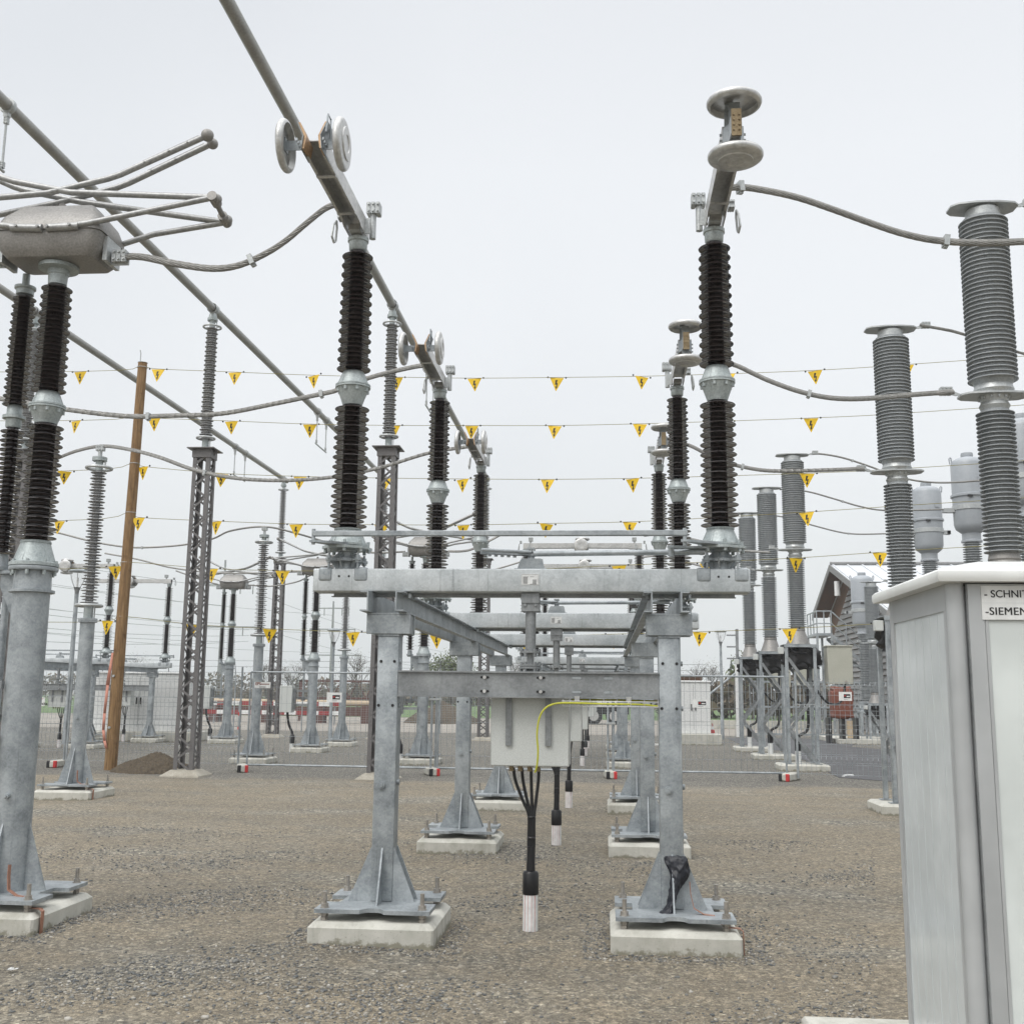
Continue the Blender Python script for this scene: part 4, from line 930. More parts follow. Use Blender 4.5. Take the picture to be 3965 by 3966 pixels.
# ------------------------------------------------------------------ circuit breakers
def make_breaker(label, loc, cabinet=True):
    p = thing('circuit_breaker', label, 'circuit breaker', loc, 0, 'tall grey circuit breaker columns')
    def plate(z, rz=0, hang=False):
        b = MB(); poly = [(-.40, -.09), (-.33, -.17), (-.12, -.215), (.12, -.215), (.33, -.17), (.40, -.09), (.40, .09), (.33, .17), (.12, .215), (-.12, .215), (-.33, .17), (-.40, .09)]
        b.prism(poly, z, z + .022, 'z', rotz(rz)); b.lathe([(.1, z + .022), (.09, z + .04), (.02, z + .045)], 20); return b
    b = plate(7.62); b.lathe([(.20, 7.46), (.20, 7.59), (.17, 7.62)], 28); b.build('top_plate', 'clampmetal', p)
    MB().lathe([(.21, 5.38)] + sheds(5.44, 7.48, 37, .283, .283, core=.845, two=False) + [(.2, 7.49)], 32).build('upper_insulator', 'silicone', p)
    b = plate(5.25); b.lathe([(.21, 5.275), (.23, 5.32), (.21, 5.38)], 28); b.lathe([(.15, 5.08), (.175, 5.13), (.15, 5.18), (.17, 5.25)], 28)
    for k in range(12): b.cyl((.165 * math.cos(k * PI / 6), .165 * math.sin(k * PI / 6), 5.21), (.165 * math.cos(k * PI / 6), .165 * math.sin(k * PI / 6), 5.24), .018, 6)
    b.build('middle_plate', 'clampmetal', p)
    MB().lathe([(.16, 3.36)] + sheds(3.38, 5.08, 33, .218, .218, core=.73, two=False), 32).build('lower_insulator', 'silicone', p)
    b = MB(); ribbed_cone(b, 2.98, .27, 3.28, .17, 20, 32, .008); b.lathe([(.17, 3.28), (.18, 3.30), (.165, 3.37)], 28); b.lathe([(.28, 2.95), (.29, 2.96), (.28, 2.985)], 28); b.build('foot_casting', 'head', p)
    for s_ in (-1, 1):
        for z in ((5.26,) if s_ < 0 else (7.63,)):
            b = MB(); b.prism([(s_ * .36, z - .0), (s_ * .38, z + .02), (s_ * .56, z + .09), (s_ * .56, z + .03), (s_ * .45, z)], -.03, -.015, 'y'); clamp_block(b, (s_ * .56, -.02, z + .06), (1, 0, 0), .14, .08, .09); b.build('terminal_clamp', 'clampmetal', p)
    # frame
    fr = MB()
    for sx in (-.33, .33):
        for sy in (-.28, .28):
            fr.cbox(sx - .036, sx + .036, sy - .036, sy + .036, .165, 2.95, .006, 1); fr.box(sx - .09, sx + .09, sy - .09, sy + .09, .155, .165)
    for sy in (-.33, .33): fr.box(-.38, .38, sy - .03 if sy > 0 else sy, sy if sy > 0 else sy + .03, 2.88, 2.95)
    fr.box(-.38, .38, -.30, .30, 2.94, 2.952)
    fr.build('frame', 'galv', p)
    for y in (-.335, .335):
        b = MB()
        zs = [2.62, 1.75, .95, .22]
        for i in range(3):
            a = Vector((-.30 if i % 2 == 0 else .30, y, zs[i])); c = Vector((.30 if i % 2 == 0 else -.30, y, zs[i + 1])); d = (c - a).normalized(); u = Vector((-d.z, 0, d.x)) * .035
            v = [a + u, a - u, c - u, c + u]; e = Vector((0, .008, 0)); b.add(v + [q + e for q in v], [(0, 1, 2, 3), (7, 6, 5, 4), (0, 4, 5, 1), (1, 5, 6, 2), (2, 6, 7, 3), (3, 7, 4, 0)])
            f_ = u * .9; v = [a + f_, a + f_ + Vector((0, .05, 0)), c + f_ + Vector((0, .05, 0)), c + f_]; g_ = u * .2; b.add(v + [q + g_ for q in v], [(0, 1, 2, 3), (7, 6, 5, 4), (0, 4, 5, 1), (1, 5, 6, 2), (2, 6, 7, 3), (3, 7, 4, 0)])
        b.build('brace', 'galv_dark', p)
    # plastic wrapped mechanism
    bm = bmesh.new(); bmesh.ops.create_icosphere(bm, subdivisions=4, radius=1)
    for v in bm.verts:
        x, y, z = v.co; w_ = 1 + .16 * math.sin(9 * x + 2) * math.sin(7 * z + 1) + .08 * math.sin(21 * x + 9 * z) + .05 * math.sin(33 * y + 17 * z)
        v.co = Vector((math.copysign(abs(x) ** .7, x) * .46 * w_ + .06, math.copysign(abs(y) ** .7, y) * .22 * w_, math.copysign(abs(z) ** .7, z) * .27 * w_ + 2.64))
    b = MB(); bm.verts.index_update(); b.add([v.co for v in bm.verts], [[v.index for v in f.verts] for f in bm.faces]); bm.free(); b.build('wrapped_mechanism', 'black', p)
    b = MB(); b.cbox(-.52, -.39, -.30, -.18, 2.72, 2.88, .006, 1); b.build('junction_box', 'paint_cab', p)
    b = MB(); b.cbox(.62, 1.20, -.32, .12, 2.02, 2.90, .008, 1); b.cbox(.60, 1.22, -.345, .14, 2.90, 2.93, .006, 1); cab = b.build('mechanism_cabinet', 'beige', p)
    b = MB()
    for x in (.655, 1.165):
        for z in (2.12, 2.80): b.cyl((x, -.321, z), (x, -.327, z), .012, 8)
    b.cyl((1.03, -.321, 2.08), (1.03, -.335, 2.08), .03, 12); b.build('cabinet_bolt', 'bolt', cab)
    b = MB(); b.tube(catmull([(1.05, -.1, 2.02), (1.0, -.1, 1.72), (.85, -.1, 1.55), (.6, -.12, 1.6), (.4, -.12, 1.85), (.3, -.1, 2.1)], 5), .028, 8); b.tube(catmull([(.2, -.1, 2.4), (.16, -.12, 1.6), (.16, -.12, 1.1), (.10, -.12, .9), (-.06, -.12, .8), (-.1, -.12, .6)], 5), .035, 8); b.lathe([(.075, .45), (.075, .72), (.04, .76)], 14, T(-.1, -.12, 0)); b.build('cable', 'black', p)
    b = MB().lathe([(.07, -.02), (.07, .45)], 16, T(-.1, -.12, 0)).build('duct_pipe', 'paint_white', p)
    return p
BRX = 4.65
bk = make_breaker('near tall grey breaker column at the right edge above the grey roadside cabinet', (4.62, R2 + .5, 0))
for y, l in ((R3 + .6, 'second tall grey breaker column from the right, foot half hidden by the big cabinet'), (R4, 'third breaker column, with beige cabinet in full view behind the fence'), (R5, 'fourth breaker column, between two others behind the fence'), (R6, 'farthest and leftmost breaker column in the row')):
    dup(bk, l, (BRX, y, 0))
dup(bk, 'breaker column in front of the timber building, at the farthest right', (10.4, 43.6, -1.45))
for y, l in ((R2 + .5, 'near breaker column'), (R3 + .6, 'second breaker column beside the cabinet'), (R4, 'third breaker column'), (R5, 'fourth breaker column'), (R6, 'farthest breaker column')):
    foundation(BRX, y, f'concrete block under the {l}', 1.32, 1.1)

# ------------------------------------------------------------------ current transformers
def make_ct(label, loc):
    p = thing('current_transformer', label, 'current transformer', loc, 0, 'grey tank top current transformers')
    b = MB(); b.lathe([(.01, 8.62), (.16, 8.62), (.17, 8.55), (.16, 8.50), (.30, 8.46), (.42, 8.38), (.455, 8.28), (.455, 7.42), (.50, 7.40), (.50, 7.34), (.455, 7.31), (.445, 6.55), (.40, 6.42), (.30, 6.34), (.25, 6.30), (.25, 6.12), (.28, 6.1), (.28, 6.05)][::-1], 36)
    for s_ in (-1, 1): b.tube([(s_ * .43, 0, 8.36), (s_ * .44, 0, 8.47), (s_ * .47, 0, 8.50), (s_ * .50, 0, 8.46), (s_ * .48, 0, 8.30)], .02, 6)
    tk = b.build('tank', 'tank', p)
    b = MB(); b.lathe([(.455, 6.95), (.475, 6.96), (.475, 7.09), (.455, 7.10)], 36); b.box(-.70, -.44, -.1, .1, 6.90, 7.02); b.box(.44, .68, -.1, .1, 6.92, 7.04)
    clamp_block(b, (-.68, 0, 6.96), (0, 1, 0), .2, .10, .12); clamp_block(b, (.62, 0, 6.98), (0, 1, 0), .2, .10, .12); b.build('terminal_band', 'clampmetal', p)
    b = MB(); b.box(-.20, -.05, -.492, -.487, 7.28, 7.345); b.build('label_strip', 'blackmatte', tk)
    b = MB(); b.box(.12, .30, -.462, -.452, 7.75, 7.86); b.build('rating_plate', 'tank', tk)
    MB().lathe(sheds(3.3, 6.05, 40, .27, .25, core=.7, two=False), 28).build('insulator', 'silicone', p)
    b = MB(); b.lathe([(.30, 2.95), (.30, 3.3)], 28); b.cbox(-.35, .35, -.35, .35, 2.85, 2.95, .01, 1)
    for sx in (-.3, .3):
        for sy in (-.3, .3): b.box(sx - .05, sx + .05, sy - .05, sy + .05, 0, 2.85)
    b.build('stand', 'galv', p)
    return p
ct = make_ct('grey tank transformer cut by the right edge of the picture', (10.2, R4, 0))
dup(ct, 'middle grey tank transformer between the two nearest breaker columns', (10.3, R5, 0)); dup(ct, 'leftmost grey tank transformer in the high row, right of the second breaker column', (10.4, R6, 0))
dup(ct, 'low grey tank transformer in front of the white roofed timber building', (10.7, 46.4, -1.75))
for o in list(scene.objects):
    if o.name.startswith('current_transformer') and o.parent is None and abs(o.location.z) < .01:
        foundation(o.location.x, o.location.y, 'concrete block under the ' + o['label'].split(' transformer')[0] + ' transformer', 1.1, 1.1)
# text helper
def lettering(s, size, loc, rot, mat, parent, bold=0., name='lettering', align='LEFT', sx=1, sp=1.0):
    cu = bpy.data.curves.new('txt', 'FONT'); cu.body = s; cu.size = size; cu.extrude = .0006; cu.offset = bold; cu.align_x = align; cu.space_character = sp
    ob = bpy.data.objects.new('txt', cu); COL.objects.link(ob)
    dg = bpy.context.evaluated_depsgraph_get(); me = bpy.data.meshes.new_from_object(ob.evaluated_get(dg)); bpy.data.objects.remove(ob)
    me.materials.clear(); me.materials.append(M[mat]); me.name = name
    o = bpy.data.objects.new(name, me); COL.objects.link(o); o.parent = parent; o.location = loc; o.rotation_euler = rot; o.scale = (sx, 1, 1); return o

# ------------------------------------------------------------------ warning ropes
zig = [(-.006, -.055), (.028, -.055), (.012, -.125), (.036, -.118), (.022, -.205), (.038, -.198), (.006, -.245), (-.008, -.19), (.006, -.197), (.012, -.15), (-.018, -.158)]
def make_pennant(label, loc, ry=0, rz=0):
    p = thing('warning_pennant', label, 'warning pennant', loc, rz, 'yellow warning pennants on the ropes'); p.rotation_euler = (0, ry, rz)
    MB().prism([(-.155, 0), (.155, 0), (.005, -.30), (-.005, -.30)], -.0015, .0015, 'y').build('flag', 'yellow', p)
    MB().prism([(1.25 * x - .014, 1.08 * z + .012) for x, z in zig], -.0025, -.0016, 'y').build('lightning_symbol', 'blackmatte', p)
    for x in (-.20, .20): MB().sphere((x, 0, .008), .021, 5).build('bead', 'blackmatte', p)
    return p
YR = 23.2
rows_p = [
 [(-11.96, 8.76), (-10.12, 8.79), (-8.32, 8.69), (-6.5, 8.59), (-4.62, 8.52), (-2.86, 8.47), (-1.03, 8.46), (.83, 8.46), (2.7, 8.49), (4.55, 8.54), (6.48, 8.64)],
 [(-11.97, 7.6), (-10.14, 7.64), (-8.34, 7.55), (-6.54, 7.46), (-4.65, 7.41), (-2.9, 7.39), (-1.07, 7.37), (.78, 7.39), (2.62, 7.43), (4.43, 7.48), (6.3, 7.56)],
 [(-12.15, 6.43), (-10.32, 6.52), (-8.5, 6.35), (-6.71, 6.27), (-4.8, 6.22), (-3.08, 6.19), (-1.22, 6.17), (.61, 6.18), (2.46, 6.22), (4.31, 6.27), (6.2, 6.35)],
 [(-12.17, 5.29), (-10.35, 5.36), (-8.55, 5.27), (-6.75, 5.20), (-4.85, 5.18), (-3.05, 5.17), (-1.24, 5.2), (.55, 5.23), (2.4, 5.32), (4.27, 5.43), (6.1, 5.55)],
 [(-12.5, 4.2), (-10.80, 4.27), (-8.6, 4.21), (-7.01, 4.17), (-5.2, 4.15), (-3.42, 4.15), (-1.6, 4.2), (.31, 4.29), (2.15, 4.36), (4.02, 4.45), (5.75, 4.57)],
 [(-12.7, 3.02), (-10.89, 3.06), (-8.98, 2.99), (-7.23, 2.9), (-5.4, 2.84), (-3.58, 2.80), (-1.7, 2.80), (.2, 2.83), (1.99, 2.89), (3.84, 2.97), (5.68, 3.08)]]
poleY = 23.2
lv = ['top', 'second', 'third', 'fourth', 'fifth', 'lowest']
ordn = ['first', 'second', 'third', 'fourth', 'fifth', 'sixth', 'seventh', 'eighth', 'ninth', 'tenth']
pen = None
for i, row in enumerate(rows_p):
    pole_z = [8.79, 7.66, 6.54, 5.42, 4.30, 3.10][i] + .20
    pts = [(-21, YR, row[0][1] + .25)] + [(x, YR, z + .145) for x, z in row if x < -10.7] + [(-10.55 - .0 * i, YR, pole_z)] + [(x, YR, z + .145) for x, z in row if x > -10.7] + [(row[-1][0] + 4.5, YR, row[-1][1] + .45), (15, YR, row[-1][1] + .95)]
    pts.sort(key=lambda q: q[0])
    r_ = MB(); r_.tube(catmull(pts, 4), .0065, 5)
    tag(r_.build('warning_rope', 'rope'), f'{lv[i]} of the six thin yellow ropes strung across from the wooden pole', 'rope', 'ropes carrying the warning pennants')
    k = 0
    for x, z in row:
        if x < -10.7: lab = f'yellow lightning triangle on the {lv[i]} rope, left of the wooden pole'
        else: lab = f'yellow lightning triangle on the {lv[i]} rope, {ordn[k]} right of the wooden pole'; k += 1
        ry = random.uniform(-.05, .05)
        if pen is None: pen = make_pennant(lab, (x, YR, z + .135), ry, random.uniform(-.15, .15))
        else:
            o = dup(pen, lab, (x, YR, z + .135)); o.rotation_euler = (random.uniform(-.12, .12), ry * 1.6, random.uniform(-.45, .45))
def wood_pole(label, x0, y0, x1, h):
    p = thing('wooden_pole', label, 'pole', (x0, y0, 0))
    b = MB(); P = []
    n = 24; pts = [(x1 * t, 0, h * t) for t in [k / 12 for k in range(13)]]; vs = []; fs = []
    for i, (x, y, z) in enumerate(pts):
        r = .135 - .035 * i / 12
        for k in range(n):
            a = 2 * PI * k / n; rr = r * (1 + .03 * math.sin(3 * a + i * .7)); vs.append((x + rr * math.cos(a), rr * math.sin(a), z - (.1 if i == 0 else 0)))
    for i in range(12):
        for k in range(n): fs.append((i * n + k, i * n + (k + 1) % n, (i + 1) * n + (k + 1) % n, (i + 1) * n + k))
    fs.append(tuple(12 * n + k for k in range(n))); b.add(vs, fs).build('shaft', 'wood', p)
    b = MB(); b.tube([(x1 - .05, -.02, h - .1), (x1 - .05, -.02, h + .22), (x1 - .07, -.02, h + .30)], .012, 6); b.lathe([(.108, h), (.112, h + .004), (.104, h + .012), (.001, h + .02)], 20, T(x1, 0, 0), False)
    for z in (2.0, .9): b.cyl((x1 * z / h - .03, -.13, z), (x1 * z / h - .03, -.155, z), .03, 6)
    for zz in [8.99, 7.86, 6.74, 5.62, 4.50, 3.30]: b.torus(.115, .007, zz if zz < h else h - .2, 16, 5, x1 * zz / h)
    b.build('pole_fittings', 'clampmetal', p)
    return p
wood_pole('rough brown wooden pole leaning slightly, carrying the warning ropes', -10.62, 23.25, .10, 9.1)
wp = wood_pole('wooden pole out beyond the right side carrying the rope ends', 15, 23.25, 0, 10)
rb = MB(); rp = [(-10.71, 23.16, 2.5), (-10.75, 23.12, 1.8), (-10.765, 23.10, 1.2), (-10.765, 23.10, .85), (-10.71, 23.07, .62), (-10.65, 23.06, .46)]
for i in range(len(rp) - 1):
    w0, w1 = (.02, .045) if i == 0 else (.03, .03)
    a, c = rp[i], rp[i + 1]; rb.add([(a[0] - w0, a[1], a[2]), (a[0] + w0, a[1] + .01, a[2]), (c[0] + w1 * .9, c[1] + .01, c[2]), (c[0] - w1, c[1], c[2])], [(0, 1, 2, 3)])
o = rb.build('webbing_strap', 'ribbon'); sm = o.modifiers.new('s', 'SOLIDIFY'); sm.thickness = .004
tag(o, 'pink webbing strap hanging down the left side of the wooden pole', 'strap')

# ------------------------------------------------------------------ temporary mesh fence
def fence_panel(label, p0, p1, zt=2.12, framed=True, curved=False, group='temporary mesh fence panels'):
    v = Vector((p1[0] - p0[0], p1[1] - p0[1], 0)); L = v.length; rz = math.atan2(v.y, v.x)
    p = thing('mesh_barrier', label, 'fence panel', (p0[0], p0[1], 0), rz, group)
    f = MB()
    if framed:
        f.cyl((0, 0, zt), (L, 0, zt), .021, 8); f.cyl((0, 0, .14), (L, 0, .14), .021, 8)
        f.cyl((0, 0, .08), (0, 0, zt), .021, 8); f.cyl((L, 0, .08), (L, 0, zt), .021, 8)
    else:
        f.cyl((.03, 0, .05), (.03, 0, zt + .25), .022, 8); f.build('post', 'galv', p); f = MB(); f.cyl((L - .03, 0, .05), (L - .03, 0, zt + .25), .022, 8)
    f.build('frame' if framed else 'post', 'galv', p)
    m = MB(); rw = .0034
    nx = int(L / (.115 if not curved else .10)); 
    bends = [.45, 1.0, 1.5, 1.95] if curved else []
    def off(z):
        o_ = 0
        for bz in bends:
            dz = abs(z - bz)
            if dz < .06: o_ = -.04 * (1 - dz / .06)
        return o_
    zs = [.15, zt]
    if curved: zs = sorted([.12, zt + .12] + [bz + d for bz in bends for d in (-.06, 0, .06)])
    for i in range(nx + 1):
        x = L * i / nx
        for a, c in zip(zs[:-1], zs[1:]):
            y0, y1 = off(a), off(c); m.add([(x - rw, y0, a), (x + rw, y0, a), (x + rw, y1, c), (x - rw, y1, c)], [(0, 1, 2, 3)])
            m.add([(x, y0 - rw, a), (x, y0 + rw, a), (x, y1 + rw, c), (x, y1 - rw, c)], [(0, 1, 2, 3)])
    hz = [.15 + k * .2 for k in range(int((zt - .1) / .2) + 1)] if curved else [.40, .75, 1.1, 1.45, 1.8]
    if curved: hz += [bz + d for bz in bends for d in (-.06, .06)]
    for z in hz:
        y = off(z); m.box(0, L, y - rw, y + rw, z - rw, z + rw)
    m.build('mesh', 'galv', p); return p
FX = [-7.77, -3.65, .10, 3.80]; FY = [23.54, 23.45, 23.5, 23.62]
fl = ['left', 'middle', 'right']
for i in range(3): fence_panel(f'framed mesh fence panel, {fl[i]} one of the three crossing behind the foreground portal', (FX[i] + .06, FY[i]), (FX[i + 1] - .04, FY[i + 1]))
lf = [(-18.5, 24.2), (-15.2, 24.1), (-12.0, 23.95), (-7.9, 23.6)]
fence_panel('bent wire mesh fence panel at the left edge behind the thick near column', lf[0], lf[1], 1.98, False, True)
fence_panel('bent wire mesh fence panel behind the lone grey ringed insulator', lf[1], lf[2], 1.98, False, True)
fence_panel('bent wire mesh fence panel between the wooden pole and the first fence foot', lf[2], lf[3], 1.98, False, True)
fence_panel('bent wire mesh fence panel running right from the last fence foot', (3.95, 23.55), (7.6, 22.3), 1.98, False, True)
fence_panel('bent wire mesh fence panel hidden mostly behind the big cabinet', (7.6, 22.3), (11.2, 21.2), 1.98, False, True)
def foot(label, x, y, rz=0):
    p = thing('ballast_block', label, 'fence foot', (x, y, 0), rz, 'concrete fence feet with red and black ends')
    MB().cbox(-.11, .11, -.36, .36, 0, .15, .02, 1).build('block', 'concrete', p)
    MB().cbox(-.112, -.03, -.365, -.30, .0, .152, .012, 1).build('black_end', 'blackmatte', p); MB().cbox(.035, .112, -.365, -.30, .0, .152, .012, 1).build('red_end', 'red', p); return p
ft = foot('concrete fence foot with black and red end at the leftmost gate post', FX[0], FY[0] - .1, .35)
for x, y, l, r in ((FX[1], FY[1] - .1, 'second concrete fence foot, right of the front left portal post', .35), (FX[2], FY[2] - .1, 'third concrete fence foot, near the black cable bundles', .1), (FX[3], FY[3] - .1, 'rightmost concrete fence foot with red ends beside the breaker frame', -.5), (-12.1, 23.9, 'black ended fence foot left of the soil heap', 0)): dup(ft, l, (x, y, 0), r)
# signs on the fence
def small_sign(label, x, y, z, w, h, kind):
    p = thing('fence_sign', label, 'sign', (x, y, z), 0, 'small signs on the fence')
    MB().box(-w / 2, w / 2, -.004, .0, -h / 2, h / 2).build('board', 'paint_white', p)
    if kind == 'fs':
        MB().box(-w * .12, w * .38, -.006, -.0045, -h * .2, h * .25).build('black_field', 'blackmatte', p)
        for k in range(3): MB().box(-w * .09 + k * w * .05, -w * .06 + k * w * .05, -.0075, -.0062, -h * .02 - (k == 2) * .0, h * .15).build('red_mark', 'red', p)
        MB().box(w * .1, w * .33, -.0075, -.0062, -h * .08, h * .06).build('white_mark', 'paint_white', p)
        MB().box(-w * .12, w * .2, -.006, -.0045, -h * .36, -h * .33).build('text_line', 'blackmatte', p)
    elif kind == 'eps':
        lettering('EPS', .085, (-w / 2 + .02, -.005, .0), (PI / 2, 0, 0), 'orange', p, .003)
        MB().box(-w * .12, w * .42, -.006, -.0045, .01, .03).build('text_line', 'orange', p); MB().box(-w * .2, w * .2, -.006, -.0045, -.05, -.035).build('text_line', 'blackmatte', p)
    else:
        lettering('Condecta', .10, (-w / 2 + .03, -.005, -.07), (PI / 2, 0, 0), 'blackmatte', p, .003); MB().box(-w * .35, w * .35, -.006, -.0045, .06, .075).build('text_line', 'red', p)
    return p
small_sign('white sign with black and red field on the fence below the left street lamp', -5.82, 23.46, 1.59, .33, .21, 'fs')
small_sign('white sign with black and red field on the fence beside the white meter cabinet', 1.99, 23.5, 1.55, .33, .17, 'fs')
small_sign('white sign with black and red field in front of the orange tarpaulin', 4.90, 23.1, 1.73, .26, .18, 'fs')
small_sign('small white sign with orange letters EPS beside the leftmost gate post', -7.43, 23.5, 1.84, .36, .13, 'eps')
small_sign('cream sign reading Condecta on the mesh fence at far left', -12.75, 23.95, 1.42, .36, .19, 'con')
tp = thing('prop_posts', 'pair of thin galvanized posts joined by a clamp left of the middle portal post', 'posts')
for x in (-3.66, -3.52): MB().cyl((x, 23.3, .1), (x, 23.3, 1.62), .021, 8).build('tube', 'galv', tp)
MB().box(-3.72, -3.46, 23.26, 23.34, 1.56, 1.60).build('clamp', 'clampmetal', tp)
tp = thing('prop_posts', 'pair of thin galvanized posts joined by a clamp right of the white control cabinets', 'posts')
for x in (.06, .18): MB().cyl((x, 23.3, .1), (x, 23.3, 2.0), .021, 8).build('tube', 'galv', tp)
MB().box(.02, .22, 23.26, 23.34, 1.1, 1.14).build('clamp', 'clampmetal', tp)

# ------------------------------------------------------------------ street lamps
def make_lamp(label, loc, h):
    p = thing('street_lamp', label, 'street lamp', loc, 0, 'street lamps with clear glass bowls')
    MB().lathe([(.075, 0), (.075, .9), (.06, .95), (.05, h - .62)], 16).build('pole', 'galv', p)
    b = MB(); b.lathe([(.05, h - .62), (.055, h - .55), (.08, h - .46), (.09, h - .45)], 16); b.build('neck', 'galv_dark', p)
    MB().lathe([(.085, h - .45), (.15, h - .32), (.20, h - .15), (.215, h - .05)], 24, cap=False).build('glass_bowl', 'glass', p)
    b = MB(); b.lathe([(.215, h - .06), (.245, h - .05), (.245, h - .03), (.16, h + .015), (.01, h + .03)], 24); b.build('cap', 'galv', p)
    b = MB(); b.cyl((0, 0, h - .44), (0, 0, h - .2), .025, 10); b.build('bulb', 'paint_white', p)
    b = MB()
    for k in range(3):
        a = k * 2.1; b.tube([(.08 * math.cos(a), .08 * math.sin(a), h - .45), (.15 * math.cos(a), .15 * math.sin(a), h - .32), (.2 * math.cos(a), .2 * math.sin(a), h - .15), (.215 * math.cos(a), .215 * math.sin(a), h - .05)], .008, 5)
    b.build('bowl_strut', 'galv_dark', p); return p
lm = make_lamp('street lamp with clear glass bowl right of the foreground portal', (4.7, 45.2, 0), 4.35)
dup(lm, 'street lamp with clear glass bowl left of the front left portal post', (-9.5, 37.9, -.45))
dup(lm, 'street lamp close behind the lone ringed insulator at left', (-13.34, 26.58, .36))

# ------------------------------------------------------------------ foreground roadside cabinet
CX0, CY0, CY1, CZ = 1.285, 4.20, 5.10, 2.13
cabt = thing('roadside_cabinet', 'large pale grey metal cabinet filling the right foreground with name sign', 'cabinet')
CX1 = 2.9
MB().box(CX0 + .02, CX1, CY0 + .03, CY1 - .02, .18, CZ).build('body', 'paint_cab', cabt)
fm = mottled('satin_aluminium_frame', (.41, .425, .43), (.43, .445, .45), 1, (.38, .42), .2, 3, 0); M['frame'] = fm
pm = mottled('glossy_grey_panel', (.55, .585, .59), (.57, .605, .61), 1, (.16, .2), 0, 3, .0); M['panel'] = pm
dp = mottled('door_panel_paint', (.60, .64, .625), (.62, .66, .645), 1, (.3, .36), 0, 3, 0); M['door'] = dp
b = MB(); b.lathe([(.034, .17), (.034, CZ)], 24, T(CX0 + .032, CY0 + .032, 0)); b.build('corner_post', 'frame', cabt)
b = MB(); b.lathe([(.04, .17), (.04, CZ)], 16, T(CX0 + .04, CY1 - .04, 0)); b.build('corner_post', 'frame', cabt)
sf = MB(); x = CX0 + .004
sf.box(x, x + .02, CY0 + .06, CY1 - .04, 2.03, CZ); sf.box(x, x + .02, CY0 + .06, CY1 - .04, .17, .28); sf.box(x, x + .02, CY0 + .06, CY0 + .09, .28, 2.03); sf.box(x, x + .02, CY1 - .085, CY1 - .04, .28, 2.03); sf.build('side_frame', 'frame', cabt)
spn = MB().box(x + .006, x + .018, CY0 + .09, CY1 - .085, .28, 2.03).build('side_panel', 'panel', cabt)
for k in range(6): MB().box(x + .0045, x + .0058, CY0 + .19 + k * .105, CY0 + .194 + k * .105, .285, 2.025).build('rib', 'panel', spn)
g = MB(); g.box(CX0 + .0625, CX0 + .066, CY0 - .002, CY0 + .03, .17, CZ - .004); g.build('door_gap', 'galv_dark', cabt)
df = MB(); y = CY0 - .004; xd = CX0 + .066
df.box(xd, xd + .055, y - .006, y + .03, .17, CZ - .005); df.box(xd + .055, CX1, y - .006, y + .03, CZ - .075, CZ - .005); df.box(xd + .055, CX1, y - .006, y + .03, .17, .27); dr = df.build('door_frame', 'frame', cabt)
MB().box(xd + .055, CX1, y, y + .03, .27, CZ - .075).build('door_panel', 'door', cabt)
b = MB(); b.box(xd + .058, xd + .070, y - .004, y - .0005, .27, CZ - .078); b.box(CX0 + .40, CX0 + .404, y - .003, y - .0005, .27, CZ - .078); b.build('door_bead', 'frame', cabt)
# roof cap with sloping top
ov = .05; X0, X1, Y0, Y1 = CX0 - ov, CX1, CY0 - ov - .01, CY1 + ov
def ring(i, z): return [(X0 + i, Y0 + i, z), (X1, Y0 + i, z), (X1, Y1 - i, z), (X0 + i, Y1 - i, z)]
vs = ring(0, CZ + .0) + ring(-.004, CZ + .012) + ring(-.004, CZ + .036) + ring(.008, CZ + .048) + ring(.03, CZ + .056) + ring(.22, CZ + .10)
fs = [(3, 2, 1, 0), (20, 21, 22, 23)] + [(l * 4 + i, l * 4 + (i + 1) % 4, l * 4 + 4 + (i + 1) % 4, l * 4 + 4 + i) for l in range(5) for i in range(4)]
rm = mottled('roof_cap_paint', (.66, .67, .65), (.69, .70, .68), 1, (.3, .36), 0, 3, 0); M['roofcap'] = rm
MB().add(vs, fs).build('roof', 'roofcap', cabt, ang=60)
b = MB(); b.box(CX0 + .01, CX1, CY0 + .01, CY1 - .01, CZ - .012, CZ + .001); b.build('roof_seal', 'black', cabt)
sg = MB().box(1.398, 2.25, y - .010, y - .0062, 1.992, 2.118).build('name_sign', 'paint_white', cabt)
b = MB(); b.box(1.398, 2.25, y - .0112, y - .0102, 2.054, 2.0552); b.build('sign_divider', 'door', sg)
lettering('- SCHNITTSTELLE', .0385, (1.408, y - .0108, 2.075), (PI / 2, 0, 0), 'blackmatte', sg, .0004)
for dx_ in (0, .0007, .0014): lettering('-SIEMENS', .0400, (1.408 + dx_, y - .0108 - dx_ * .1, 2.010), (PI / 2, 0, 0), 'blackmatte', sg, 0, sp=1.08)
tag(MB().cbox(.955, 3.2, 4.02, 5.80, -.1, .155, .015, 1).build('concrete_plinth', 'concrete'), 'pale concrete plinth under the roadside cabinet at the bottom edge', 'plinth')

